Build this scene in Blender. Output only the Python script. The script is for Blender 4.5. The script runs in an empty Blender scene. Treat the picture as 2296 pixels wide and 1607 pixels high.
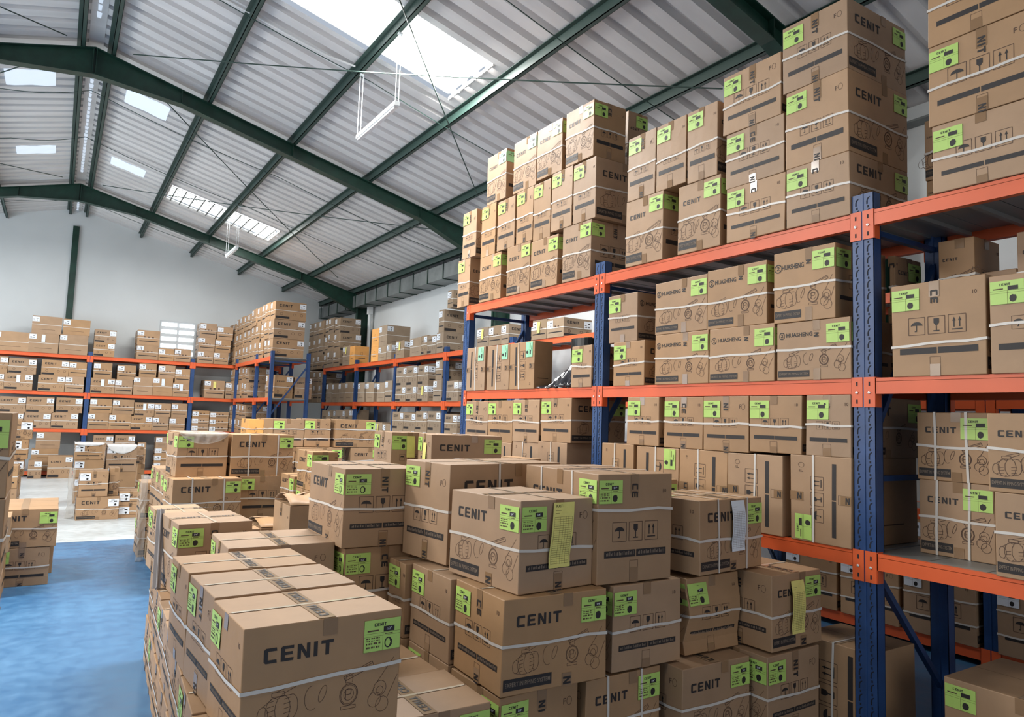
import bpy, bmesh, math, random
from mathutils import Vector, Matrix
random.seed(11)
scn = bpy.context.scene
COL = scn.collection

# ------------------------------------------------------------------ camera
cam_d = bpy.data.cameras.new('camera'); cam = bpy.data.objects.new('camera', cam_d); COL.objects.link(cam)
cam_d.sensor_width = 36.0; cam_d.lens = 1601.87 * 36.0 / 2296.0; cam_d.clip_start = .05; cam_d.clip_end = 200
_y, _p, _r = 0.56474955, 0.08521676, 0.03362112
_f = Vector((math.sin(_y)*math.cos(_p), math.cos(_y)*math.cos(_p), math.sin(_p)))
_rt = Vector((math.cos(_y), -math.sin(_y), 0)); _u = _rt.cross(_f)
_r2 = _rt*math.cos(_r) + _u*math.sin(_r); _u2 = -_rt*math.sin(_r) + _u*math.cos(_r)
cam.matrix_world = Matrix(((_r2.x, _u2.x, -_f.x, 0), (_r2.y, _u2.y, -_f.y, 0), (_r2.z, _u2.z, -_f.z, 1.7), (0, 0, 0, 1)))
scn.camera = cam

# ------------------------------------------------------------------ world, lights, exposure
wd = bpy.data.worlds.new('world'); scn.world = wd; wd.use_nodes = True
wb = wd.node_tree.nodes['Background']; wb.inputs[0].default_value = (.75, .85, 1, 1); wb.inputs[1].default_value = .6
scn.view_settings.view_transform = 'Standard'; scn.view_settings.look = 'None'
scn.view_settings.exposure = 0.0; scn.view_settings.gamma = 1.0; scn.view_settings.use_curve_mapping = False

def area(name, loc, target, sx, sy, power, color):
    d = bpy.data.lights.new(name, 'AREA'); d.shape = 'RECTANGLE'; d.size = sx; d.size_y = sy; d.energy = power; d.color = color
    o = bpy.data.objects.new(name, d); COL.objects.link(o); o.location = loc
    v = Vector(target) - Vector(loc); o.rotation_euler = v.to_track_quat('-Z', 'Y').to_euler(); return o
# daylight under the translucent roof panels, plus added fills from unseen rear and left sides
SK = ((2.83, 7.25, 5.85), (2.83, 16.4, 5.85), (-2.63, 1.0, 5.85), (-2.63, 7.25, 5.85), (-2.63, 16.4, 5.85))  # left-slope positions are unseen, added for overhead and side light
PW = (470, 210, 55, 470, 210)
for i, (x, y, z) in enumerate(SK):
    area('daylight_roof_panel', (x, y, z - .1), (x, y, 0), 2.0, 1.0, PW[i], (1.0, .985, .95))
area('added_fill_rear', (1.6, -5.9, 2.3), (0.8, 6, 1.2), 5.0, 3.8, 100, (1.0, .93, .84))  # added fill from behind the camera for the carton fronts
area('added_fill_left_front', (-6.3, 5.2, 3.4), (3.6, 3.6, .9), 7.0, 2.4, 380, (1.0, .94, .86))  # added fill from the unseen left side for the rack faces
area('added_fill_left_rear', (-6.3, 14.5, 2.8), (3, 17, 2.4), 7.0, 2.6, 300, (.80, .91, 1.0))  # added cool fill from the unseen left side for the far end

# ------------------------------------------------------------------ materials
def mat(name, rgb, rough=.6, metal=0, spec=.5, emit=None, es=0):
    m = bpy.data.materials.new(name); m.use_nodes = True; b = m.node_tree.nodes['Principled BSDF']
    b.inputs['Base Color'].default_value = (*rgb, 1); b.inputs['Roughness'].default_value = rough
    b.inputs['Metallic'].default_value = metal; b.inputs['Specular IOR Level'].default_value = spec
    if emit: b.inputs['Emission Color'].default_value = (*emit, 1); b.inputs['Emission Strength'].default_value = es
    return m
def vary(m, rgb, amt=.1, scale=6, detail=4, bump=0, bscale=120, rnd=0, coord='Object', stretch=(1, 1, 1), dark=None, thr=(.35, .7)):
    nt = m.node_tree; b = nt.nodes['Principled BSDF']; N = nt.nodes.new; L = nt.links.new
    tc = N('ShaderNodeTexCoord'); mp = N('ShaderNodeMapping'); mp.inputs['Scale'].default_value = stretch; L(tc.outputs[coord], mp.inputs[0])
    n = N('ShaderNodeTexNoise'); n.inputs['Scale'].default_value = scale; n.inputs['Detail'].default_value = detail; L(mp.outputs[0], n.inputs[0])
    r = N('ShaderNodeMapRange'); r.inputs[1].default_value = thr[0]; r.inputs[2].default_value = thr[1]; L(n.outputs[0], r.inputs[0])
    mx = N('ShaderNodeMix'); mx.data_type = 'RGBA'; L(r.outputs[0], mx.inputs[0])
    d = dark or tuple(c*(1-amt) for c in rgb); l = tuple(min(1, c*(1+amt)) for c in rgb)
    mx.inputs[6].default_value = (*d, 1); mx.inputs[7].default_value = (*l, 1); out = mx.outputs[2]
    if rnd:
        oi = N('ShaderNodeObjectInfo'); hs = N('ShaderNodeHueSaturation'); L(out, hs.inputs['Color'])
        r2 = N('ShaderNodeMapRange'); r2.inputs[3].default_value = 1-rnd; r2.inputs[4].default_value = 1+rnd; L(oi.outputs['Random'], r2.inputs[0]); L(r2.outputs[0], hs.inputs['Value'])
        ml = N('ShaderNodeMath'); ml.operation = 'MULTIPLY'; ml.inputs[1].default_value = 7.31; L(oi.outputs['Random'], ml.inputs[0])
        fr = N('ShaderNodeMath'); fr.operation = 'FRACT'; L(ml.outputs[0], fr.inputs[0])
        r3 = N('ShaderNodeMapRange'); r3.inputs[3].default_value = .88; r3.inputs[4].default_value = 1.06; L(fr.outputs[0], r3.inputs[0]); L(r3.outputs[0], hs.inputs['Saturation']); out = hs.outputs[0]
    L(out, b.inputs['Base Color'])
    if bump:
        n2 = N('ShaderNodeTexNoise'); n2.inputs['Scale'].default_value = bscale; n2.inputs['Detail'].default_value = 3; L(mp.outputs[0], n2.inputs[0])
        bp = N('ShaderNodeBump'); bp.inputs['Strength'].default_value = bump; bp.inputs['Distance'].default_value = .01; L(n2.outputs[0], bp.inputs['Height']); L(bp.outputs[0], b.inputs['Normal'])
    return m
M = {}
KR = (.37, .222, .115)
M['kraft'] = vary(mat('kraft_cardboard', KR, .55, spec=.5), KR, .07, 5, 5, .25, 9, rnd=.09)
KG = (.31, .228, .155)
M['kraft_grey'] = vary(mat('weathered_cardboard', KG, .8, spec=.2), KG, .08, 5, 5, .25, 9, rnd=.10)
M['orange_card'] = vary(mat('orange_cardboard', (.75, .36, .10), .7), (.75, .36, .10), .06, 6, 3)
M['ink'] = mat('black_print', (.018, .014, .014), .6)
M['line'] = mat('thin_brown_print', (.085, .045, .028), .7)
M['lite'] = mat('knocked_out_lettering', (.22, .165, .12), .7)
M['lime'] = vary(mat('lime_label', (.43, .64, .15), .45), (.43, .64, .15), .04, 8)
M['mint'] = mat('overexposed_lime_label', (.30, .70, .42), .4)  # lime label with overexposure put into its colour
M['paper'] = mat('white_label', (.74, .78, .84), .5)
M['yellow'] = vary(mat('yellow_paper', (.72, .66, .20), .6), (.72, .66, .20), .05, 20)
M['whitep'] = mat('white_paper', (.70, .76, .82), .6)
M['strap'] = mat('white_strap', (.62, .58, .53), .35)
M['tape'] = mat('brown_tape', (.27, .165, .09), .16)
M['clear'] = mat('clear_tape_painted_sheen', (.66, .58, .46), .12, spec=.9)  # clear tape, its white reflections painted into the pale colour
M['toptape'] = mat('buff_tape', (.33, .225, .135), .25)
M['seam'] = mat('carton_seam', (.07, .04, .025), .9)
M['film'] = mat('white_film', (.80, .80, .80), .25)
M['orange'] = vary(mat('orange_enamel', (.72, .115, .030), .4), (.72, .115, .030), .06, 3)
M['blue'] = vary(mat('blue_enamel', (.020, .062, .185), .38), (.020, .062, .185), .12, 9)
M['slot'] = mat('slot_shadow', (.006, .008, .015), .8)
M['bolt'] = mat('bolt_zinc', (.62, .62, .60), .3, .6)
M['deck'] = mat('galvanised_deck', (.33, .34, .33), .45, .5)
M['green'] = vary(mat('green_steel', (.009, .042, .028), .42), (.009, .042, .028), .25, 7)
M['green_d'] = mat('dark_green_purlin', (.030, .062, .052), .5)
M['gutter'] = vary(mat('galvanised_gutter', (.20, .22, .22), .5, .5), (.20, .22, .22), .2, 3)
M['roof'] = vary(mat('roof_sheet', (.70, .69, .69), .55, .0), (.70, .69, .69), .10, 1.3, 4, stretch=(.3, 2, 1))
M['wall'] = vary(mat('painted_wall', (.66, .69, .70), .8), (.66, .69, .70), .05, .6, 4, .1, 8)
M['sky'] = mat('lit_fibreglass', (.8, .8, .8), .5, emit=(.97, 1, .98), es=3.2)
M['sky2'] = mat('film_covered_roof_opening', (.6, .65, .7), .5, emit=(.70, .82, .98), es=.62)
M['vent'] = mat('lit_louvre', (.8, .8, .8), .5, emit=(.92, .97, 1), es=1.6)
M['white'] = mat('white_enamel', (.75, .80, .82), .4)
M['wood'] = vary(mat('pallet_wood', (.33, .22, .12), .85), (.33, .22, .12), .2, 6, stretch=(1, 8, 8))
M['black'] = mat('black_plastic', (.012, .014, .014), .35)
M['bag'] = mat('shiny_black_film', (.03, .03, .035), .12, spec=.9)
M['hat'] = mat('grey_edge_board', (.33, .31, .31), .7)
# floor: blue coating in front, pale concrete beyond
fl = mat('floor_coating', (.06, .2, .5), .32); nt = fl.node_tree; N = nt.nodes.new; L = nt.links.new; b = nt.nodes['Principled BSDF']
geo = N('ShaderNodeNewGeometry'); sp = N('ShaderNodeSeparateXYZ'); L(geo.outputs['Position'], sp.inputs[0])
n1 = N('ShaderNodeTexNoise'); n1.inputs['Scale'].default_value = 1.1; n1.inputs['Detail'].default_value = 6; L(geo.outputs['Position'], n1.inputs[0])
n2 = N('ShaderNodeTexNoise'); n2.inputs['Scale'].default_value = 9; n2.inputs['Detail'].default_value = 5; L(geo.outputs['Position'], n2.inputs[0])
ad = N('ShaderNodeMath'); ad.operation = 'ADD'; L(n1.outputs[0], ad.inputs[0]); L(n2.outputs[0], ad.inputs[1])
mr = N('ShaderNodeMapRange'); mr.inputs[1].default_value = .75; mr.inputs[2].default_value = 1.3; L(ad.outputs[0], mr.inputs[0])
m1 = N('ShaderNodeMix'); m1.data_type = 'RGBA'; L(mr.outputs[0], m1.inputs[0]); m1.inputs[6].default_value = (.034, .125, .27, 1); m1.inputs[7].default_value = (.07, .19, .35, 1)
m2 = N('ShaderNodeMix'); m2.data_type = 'RGBA'; L(mr.outputs[0], m2.inputs[0]); m2.inputs[6].default_value = (.46, .50, .51, 1); m2.inputs[7].default_value = (.62, .66, .67, 1)
gt = N('ShaderNodeMath'); gt.operation = 'GREATER_THAN'; gt.inputs[1].default_value = 10.55; L(sp.outputs[1], gt.inputs[0])
m3 = N('ShaderNodeMix'); m3.data_type = 'RGBA'; L(gt.outputs[0], m3.inputs[0]); L(m1.outputs[2], m3.inputs[6]); L(m2.outputs[2], m3.inputs[7]); L(m3.outputs[2], b.inputs['Base Color'])
rr = N('ShaderNodeMapRange'); rr.inputs[3].default_value = .28; rr.inputs[4].default_value = .5; L(mr.outputs[0], rr.inputs[0]); L(rr.outputs[0], b.inputs['Roughness'])
M['floor'] = fl

# ------------------------------------------------------------------ mesh helpers
class MB:
    def __init__(s): s.v = []; s.f = []; s.m = []; s.mats = []
    def slot(s, key):
        if key not in s.mats: s.mats.append(key)
        return s.mats.index(key)
    def add(s, vs, fs, key):
        o = len(s.v); k = s.slot(key); s.v.extend(vs)
        for f in fs: s.f.append([i+o for i in f]); s.m.append(k)
    def box(s, x0, y0, z0, x1, y1, z1, key, T=None):
        vs = [(x, y, z) for z in (z0, z1) for y in (y0, y1) for x in (x0, x1)]
        if T: vs = [T(p) for p in vs]
        s.add(vs, [(0, 2, 3, 1), (4, 5, 7, 6), (0, 1, 5, 4), (2, 6, 7, 3), (0, 4, 6, 2), (1, 3, 7, 5)], key)
    def bar(s, p, q, w, h, key, up=(0, 0, 1)):
        p = Vector(p); q = Vector(q); d = (q-p); l = d.length; d.normalize(); u = Vector(up)
        sd = d.cross(u); 
        if sd.length < 1e-4: sd = d.cross(Vector((1, 0, 0)))
        sd.normalize(); u = sd.cross(d)
        s.box(0, -w/2, -h/2, l, w/2, h/2, key, lambda t: tuple(p + d*t[0] + sd*t[1] + u*t[2]))
    def tube(s, pts, r, key, n=6):
        pts = [Vector(p) for p in pts]; vs = []; fs = []
        for i, p in enumerate(pts):
            d = (pts[min(i+1, len(pts)-1)] - pts[max(i-1, 0)]).normalized(); a = d.orthogonal().normalized(); c = d.cross(a)
            for k in range(n): t = 2*math.pi*k/n; vs.append(tuple(p + a*math.cos(t)*r + c*math.sin(t)*r))
        for i in range(len(pts)-1):
            for k in range(n): fs.append((i*n+k, i*n+(k+1) % n, (i+1)*n+(k+1) % n, (i+1)*n+k))
        fs.append(tuple(range(n))[::-1]); fs.append(tuple(range((len(pts)-1)*n, len(pts)*n)))
        s.add(vs, fs, key)
    def build(s, name, parent=None, warp=None, smooth=False):
        me = bpy.data.meshes.new(name); v = [warp(p) for p in s.v] if warp else s.v
        me.from_pydata(v, [], s.f)
        for k in s.mats: me.materials.append(M[k])
        if s.m: me.polygons.foreach_set('material_index', s.m)
        if smooth: me.polygons.foreach_set('use_smooth', [True]*len(me.polygons))
        me.update(); o = bpy.data.objects.new(name, me); COL.objects.link(o)
        if parent: o.parent = parent
        return o
def tag(o, label, cat, group=None):
    o['label'] = label; o['category'] = cat
    if group: o['group'] = group
    return o
def struct(o): o['kind'] = 'structure'; return o
def empty(name, loc, rz=0):
    o = bpy.data.objects.new(name, None); COL.objects.link(o); o.location = loc; o.rotation_euler = (0, 0, rz); o.empty_display_size = .1; return o

# ------------------------------------------------------------------ lettering and print, as flat 2D polygons
GL = {'C': ([(.12, 0), (.8, 0), (.77, .22), (.25, .22), (.25, .78), (.8, .78), (.77, 1), (.12, 1), (0, .88), (0, .12)], .8),
      'E': ([(0, 0), (.77, 0), (.8, .2), (.25, .2), (.25, .4), (.72, .4), (.72, .6), (.25, .6), (.25, .8), (.8, .8), (.8, 1), (.1, 1), (0, .9)], .8),
      'N': ([(0, 0), (.22, 0), (.22, .6), (.56, 0), (.8, 0), (.8, 1), (.58, 1), (.58, .4), (.24, 1), (0, 1)], .8),
      'I': ([(0, 0), (.25, 0), (.25, 1), (0, 1)], .25),
      'T': ([(.28, 0), (.53, 0), (.53, .78), (.8, .78), (.83, 1), (0, 1), (-.02, .78), (.28, .78)], .8)}
def logo(x, y, h, key='ink', word='CENIT', wide=1.0):
    out = []; 
    for ch in word:
        p, w = GL[ch]; out.append((key, [(x+a*h*wide, y+b*h) for a, b in p])); x += (w+.24)*h*wide
    return out
_tc = {}
def text(s, x, y, h, key, width=None):
    if s not in _tc:
        c = bpy.data.curves.new('txt', 'FONT'); c.body = s; c.resolution_u = 2; c.offset = .022 if s == 'HUASHENG' else .008; o = bpy.data.objects.new('txt', c); COL.objects.link(o)
        dg = bpy.context.evaluated_depsgraph_get(); me = o.evaluated_get(dg).to_mesh(); 
        vs = [(v.co.x, v.co.y) for v in me.vertices]; fs = [tuple(p.vertices) for p in me.polygons]
        o.evaluated_get(dg).to_mesh_clear(); bpy.data.objects.remove(o); bpy.data.curves.remove(c); _tc[s] = (vs, fs)
    vs, fs = _tc[s]; mx = max(v[0] for v in vs); sc = h/.7; sx = sc if width is None else width/mx
    return [(key, [(x+a*sx, y+b*sc) for a, b in vs], fs)]
def rect(x0, y0, x1, y1, key='ink', n=1):
    return [(key, [(x0+(x1-x0)*i/n, y0), (x0+(x1-x0)*(i+1)/n, y0), (x0+(x1-x0)*(i+1)/n, y1), (x0+(x1-x0)*i/n, y1)]) for i in range(n)]
def line(pts, t, key='line'):
    out = []
    for a, b in zip(pts, pts[1:]):
        dx, dy = b[0]-a[0], b[1]-a[1]; l = math.hypot(dx, dy) or 1; nx, ny = -dy/l*t/2, dx/l*t/2
        out.append((key, [(a[0]-nx, a[1]-ny), (b[0]-nx, b[1]-ny), (b[0]+nx, b[1]+ny), (a[0]+nx, a[1]+ny)]))
    return out
def ell(cx, cy, rx, ry, t, key='line', n=16, a0=0, a1=360, rot=0):
    c, s_ = math.cos(rot), math.sin(rot); P = []
    for i in range(n+1):
        a = math.radians(a0+(a1-a0)*i/n); u, v = rx*math.cos(a), ry*math.sin(a); P.append((cx+u*c-v*s_, cy+u*s_+v*c))
    return line(P, t, key)
def frame(x0, y0, x1, y1, t, key='line'):
    return line([(x0, y0), (x1, y0)], t, key)+line([(x1, y0), (x1, y1)], t, key)+line([(x1, y1), (x0, y1)], t, key)+line([(x0, y1), (x0, y0)], t, key)
def icons(x, y, s, gap, lod):
    o = []; t = s*.035
    for i in range(3):
        X = x+i*(s+gap); o += frame(X, y, X+s, y+s*1.08, t, 'line')
        def P(*q): return [(X+a*s, y+b*s*1.08) for a, b in q]
        if i == 0:
            n = 8; arc = [(.5+.36*math.cos(math.pi*k/n), .52+.24*math.sin(math.pi*k/n)) for k in range(n+1)]
            o.append(('ink', P(*arc[:5], (.5, .55)))); o.append(('ink', P(*arc[4:], (.26, .55), (.5, .55)))) 
            o += [('ink', P((.47, .22), (.52, .22), (.52, .56), (.47, .56))), ('ink', P((.38, .18), (.50, .18), (.52, .23), (.38, .23)))]
        elif i == 1:
            o += [('ink', P((.34, .88), (.34, .62), (.44, .5), (.56, .5), (.66, .62), (.66, .88))), ('ink', P((.47, .2), (.53, .2), (.53, .5), (.47, .5))), ('ink', P((.32, .14), (.68, .14), (.68, .2), (.32, .2)))]
        else:
            for a in (.33, .65): o += [('ink', P((a-.03, .3), (a+.03, .3), (a+.03, .7), (a-.03, .7))), ('ink', P((a-.09, .64), (a+.09, .64), (a, .86)))]
            o.append(('ink', P((.2, .15), (.8, .15), (.8, .21), (.2, .21))))
    return o
def drawings(w, h, lod):
    o = []; t = .0016 if lod > 1 else .0022; n = 14 if lod > 1 else 9; K = 'line'
    # union valve
    cx, cy, r = .22*w, .31*h, .085*h
    o += ell(cx-r*1.5, cy-r*.2, r*.5, r*.8, t, K, n); o += ell(cx-.5*r, cy, r*.75, r*1.25, t, K, n, 60, 300); o += ell(cx+.4*r, cy+.1*r, r*.75, r*1.3, t, K, n)
    o += ell(cx+1.3*r, cy+.2*r, r*.6, r*1.15, t, K, n, -110, 110); o += line([(cx-1.5*r, cy+.6*r), (cx-.6*r, cy+1.25*r), (cx+1.3*r, cy+1.35*r)], t); o += line([(cx-1.5*r, cy-1*r), (cx-.3*r, cy-1.3*r), (cx+1.3*r, cy-.95*r)], t)
    for k in range(5 if lod > 1 else 3): yy = cy-.9*r+k*.45*r; o += line([(cx-1.1*r, yy), (cx-.45*r, yy+.1*r)], t); o += line([(cx+.5*r, yy+.1*r), (cx+1.2*r, yy+.2*r)], t)
    o += frame(cx-.7*r, cy+1.35*r, cx+.5*r, cy+1.75*r, t); o += line([(cx-.2*r, cy+1.8*r), (cx+1.5*r, cy+2.3*r), (cx+1.6*r, cy+2.0*r), (cx+.3*r, cy+1.5*r)], t)
    # wire loop
    cx, cy = .44*w, .36*h
    o += ell(cx-.02*w, cy, .045*w, .10*h, t, K, n, 90, 300); o += ell(cx+.045*w, cy+.02*h, .02*w, .07*h, t, K, n, rot=-.35)
    # gauge valve with lever
    cx, cy, r = .655*w, .33*h, .09*h
    for q in (1.0, .88, .55): o += ell(cx, cy, r*q*.92, r*q, t*(1.6 if q > .9 else 1), K, n+2)
    o += line([(cx-.3*r, cy-.5*r), (cx-.3*r, cy+.5*r), (cx+.25*r, cy+.4*r), (cx+.2*r, cy), (cx-.3*r, cy)], t*1.3)
    o += frame(cx-.35*r, cy+1.1*r, cx+.35*r, cy+1.7*r, t); o += frame(cx-.75*r, cy-1.35*r, cx+.75*r, cy-1.05*r, t)
    o += line([(cx-.6*r, cy+1.7*r), (cx+2.3*r, cy+2.75*r), (cx+2.5*r, cy+2.3*r), (cx-.4*r, cy+1.3*r), (cx-.6*r, cy+1.7*r)], t*1.3); o += line([(cx-.3*r, cy+1.65*r), (cx+2.3*r, cy+2.55*r)], t)
    # pipes
    r = .062*h
    for a, b_ in ((.83*w, .24*h), (.885*w, .19*h), (.865*w, .33*h)): o += ell(a, b_, r, r*1.05, t, K, n); 
    o += ell(.865*w, .31*h, r*.55, r*.6, t, K, n); o += line([(.84*w, .38*h), (.955*w, .58*h)], t); o += line([(.92*w, .24*h), (.985*w, .42*h)], t); o += line([(.80*w, .28*h), (.83*w, .35*h)], t)
    return o
def bars(x0, x1, y0, y1, lod):
    m_ = (x0+x1)/2; g = (x1-x0)*.008
    o = rect(x0, y0, m_-g, y1, 'ink', 3)+rect(m_+g, y0, x1, y1, 'ink', 3)
    if lod > 1:
        for a, b_ in ((x0, m_-g), (m_+g, x1)):
            u = a+(b_-a)*.06; k = 0
            while u < b_-(b_-a)*.07:
                q = (y1-y0)*(.34+.1*((k*7) % 3)); o.append(('lite2', [(u, y0+(y1-y0)*.3), (u+.0045, y0+(y1-y0)*.3), (u+.0045, y0+(y1-y0)*.3+q), (u, y0+(y1-y0)*.3+q)])); u += .0075+.002*((k*5) % 3); k += 1
    return o
def face_print(kind, w, h, lod, rnd):
    """returns (ink polygons, tape polygons) for a carton side of w x h metres"""
    if kind in ('R', 'Q'):
        ink, tp = face_print('S', h, w, lod, rnd); 
        T = (lambda p: (w-p[1], p[0])) if kind == 'R' else (lambda p: (p[1], h-p[0]))
        return [(q[0], [T(p) for p in q[1]], *q[2:]) for q in ink], [(q[0], [T(p) for p in q[1]], *q[2:]) for q in tp]
    ink = []; tp = []
    if kind == 'L':
        lh = min(.14*h, .4*w/4.6); ink += logo(.12*w, .70*h, lh, wide=.40*w/(4.21*lh))
        bx = .46*w; by0, by1 = .055*h, .175*h; ink += rect(.02*w, by0, bx, by1, 'ink', 4)
        if lod: ink += drawings(w, h, lod)
        else:
            for a in (.2, .62, .85): ink += ell(a*w, .3*h, .05*w, .07*h, .006, 'line', 6)
            ink += line([(.6*w, .48*h), (.78*w, .55*h)], .008)
        if lod: ink += text('EXPERT IN PIPING SYSTEM', .035*w, by0+(by1-by0)*.33, (by1-by0)*.38, 'lite2', .41*w)
        tx = .47*w if rnd < .5 else .56*w
        tp += rect(tx, 0, tx+.05, .14*h, 'tape'); tp += rect(tx, .86*h, tx+.05, h, 'tape')
        if lod > 1: tp += [('ink3', [(tx+.005+(1-b_)*.04, .02*h+a*.04) for a, b_ in GL['N'][0]])]
    elif kind == 'S':
        s = (.18 if w >= .44 and h > .4 else .15)*w; x0 = .5*w-1.5*s; g = .035*w; yi = (.38 if h > .48 else .44)*h
        if lod: ink += icons(x0-g, yi, s, g, lod)
        else: 
            for k in range(3): ink += rect(x0-g+k*(s+g)+s*.25, yi+s*.25, x0-g+k*(s+g)+s*.8, yi+s*.75, 'line')
        ink += bars(.09*w, .92*w, .235*h, .30*h, lod) if lod else rect(.09*w, .24*h, .92*w, .295*h, 'ink', 2)
        tx = .5*w-.025+(.02*w if rnd > .5 else -.02*w)
        tp += rect(tx, h-(.13+.12*rnd)*h, tx+.05, h, 'tape'); tp += rect(tx, 0, tx+.05, (.10+.08*rnd)*h, 'tape')
        if lod:
            ink += frame(tx, .01*h, tx+.05, .2*h, .0016); ink += text('10', .86*w, .82*h, .018, 'line') if rnd < .6 else text('F', .80*w, .78*h, .026, 'line')+ell(.885*w, .81*h, .014, .018, .002)
            if rnd > .3:
                y = h-.045; k = 0
                for ch in ('NIT' if rnd > .6 else 'CE'):
                    tp += [('ink3', [(tx+.007+b_*.036, y-a*.036) for a, b_ in GL[ch][0]])]; y -= .036*(GL[ch][1]+.25)
            if rnd > .45:
                y = .085*h
                for ch in 'NI': tp += [('ink3', [(tx+.007+b_*.036, y-a*.03) for a, b_ in GL[ch][0]])]; y -= .03*(GL[ch][1]+.25)
    elif kind == 'H':
        cx, cy, r = .075*w, .775*h, .055*h
        ink += ell(cx, cy, r, r, r*.28, 'ink', 18, 35, 150); ink += ell(cx, cy, r, r, r*.28, 'ink', 18, 215, 330); ink += ell(cx, cy, r, r, r*.12, 'ink', 14, -40, 30); ink += ell(cx, cy, r, r, r*.12, 'ink', 14, 150, 210)
        ink += line([(cx-.35*r, cy+.35*r), (cx+.1*r, cy+.5*r), (cx+.3*r, cy+.15*r), (cx-.35*r, cy-.4*r), (cx+.45*r, cy-.4*r)], r*.2, 'ink')
        ink += text('HUASHENG', .135*w, .745*h, .068*h, 'ink', .37*w); ink += drawings(w, h, lod)
        ink += rect(.02*w, .055*h, .46*w, .165*h, 'ink', 4); ink += text('EXPERT IN PIPING SYSTEM', .035*w, .09*h, .04*h, 'lite2', .41*w)
        tx = .51*w+.04*rnd*w; tp += rect(tx, 0, tx+.045, .19*h, 'tape'); tp += rect(tx, .83*h, tx+.045, h, 'tape')
        y = h-.012
        for ch in 'HSN'[:3]: 
            if ch in GL: tp += [('ink3', [(tx+.006+b_*.03, y-a*.03) for a, b_ in GL[ch][0]])]
            y -= .03
    elif kind == 'G':
        s = .145*w; ink += icons(.5*w-1.65*s, .42*h, s, .03*w, lod); ink += bars(.09*w, .9*w, .255*h, .31*h, lod); tx = .5*w-.025; tp += rect(tx, .84*h, tx+.05, h, 'tape'); tp += rect(tx, 0, tx+.05, .16*h, 'tape')
    elif kind == 'P':
        ink += rect(.2*w, .22*h, .78*w, .235*h, 'line')
    elif kind == 'C':
        ink += ell(.5*w, .6*h, .08*w, .09*h, .004, 'line', 8); ink += rect(.25*w, .33*h, .75*w, .36*h, 'line')
    return ink, tp
LW, LH = .140, .110
def label_poly(x, y, lod, base, kind, rot=0):
    """lime address label with lower left corner at x, y"""
    o = [(base, [(0, 0), (LW, 0), (LW, LH), (0, LH)])]; d = []
    if kind == 'K':
        d += text('KBR', .02, .03, .045, 'ink2', .08)
    elif lod == 0:
        d += rect(.07, .068, .11, .082, 'ink2')+rect(.015, .045, .05, .052, 'line2')+rect(.015, .02, .06, .028, 'line2')+rect(.08, .02, .1, .04, 'ink2')
    else:
        d += logo(.038, .087, .011, 'ink2', wide=.95); d += rect(.074, .065, .116, .084, 'ink2'); d += rect(.012, .070, .055, .075, 'line2')
        for yy in (.062, .052, .0): d += line([(0, yy+.001), (LW, yy+.001)], .0008, 'line2')
        d += line([(.072, 0), (.072, .064)], .0008, 'line2')
        if lod > 1:
            d += text('1/2"' if kind == 'h' else '3/4"', .083, .070, .0095, 'paper3', .022)
            for k in range(6):
                for yy, q in ((.045, .004), (.037, .003), (.026, .006), (.013, .006)): d += rect(.008+k*.0095, yy, .008+k*.0095+.0045+.003*((k*3+int(yy*1000)) % 2), yy+q, 'line2')
            d += rect(.08, .056, .11, .059, 'line2')
        if kind == 'h': d += ell(.094, .026, .013, .017, .004, 'ink2', 14); d.append(('ink2', [(.097, .012), (.108, .016), (.109, .034), (.097, .040), (.103, .026)]))
        else: d.append(('ink2', [(.084, .012), (.094, .008), (.106, .014), (.110, .028), (.105, .040), (.092, .043), (.082, .036), (.080, .024)]))
    q = [(p[0], p[1], *p[2:]) for p in o+d]
    if rot == 1: q = [(p[0], [(LH-b_, a) for a, b_ in p[1]], *p[2:]) for p in q]
    if rot == -1: q = [(p[0], [(b_, LW-a) for a, b_ in p[1]], *p[2:]) for p in q]
    return [(p[0], [(a+x, b_+y) for a, b_ in p[1]], *p[2:]) for p in q]
OFF = {'ink': .0012, 'line': .0010, 'lite2': .0020, 'tape': .0018, 'toptape': .0018, 'ink3': .0030, 'clear': .0022, 'lime': .0034, 'mint': .0034, 'paper': .0034, 'ink2': .0042, 'line2': .0040, 'paper3': .0050, 'yellow': .012, 'whitep': .012, 'seam': .0008}
KEYM = {'ink2': 'ink', 'ink3': 'ink', 'line2': 'line', 'lite2': 'lite', 'paper3': 'paper'}
def put(mb, polys, F, boost=0):
    for p in polys:
        k = p[0]; off = OFF.get(k, .001)+boost; vs = [F(a, b_, off) for a, b_ in p[1]]
        mb.add(vs, p[2] if len(p) > 2 else [tuple(range(len(vs)))], KEYM.get(k, k))

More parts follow.
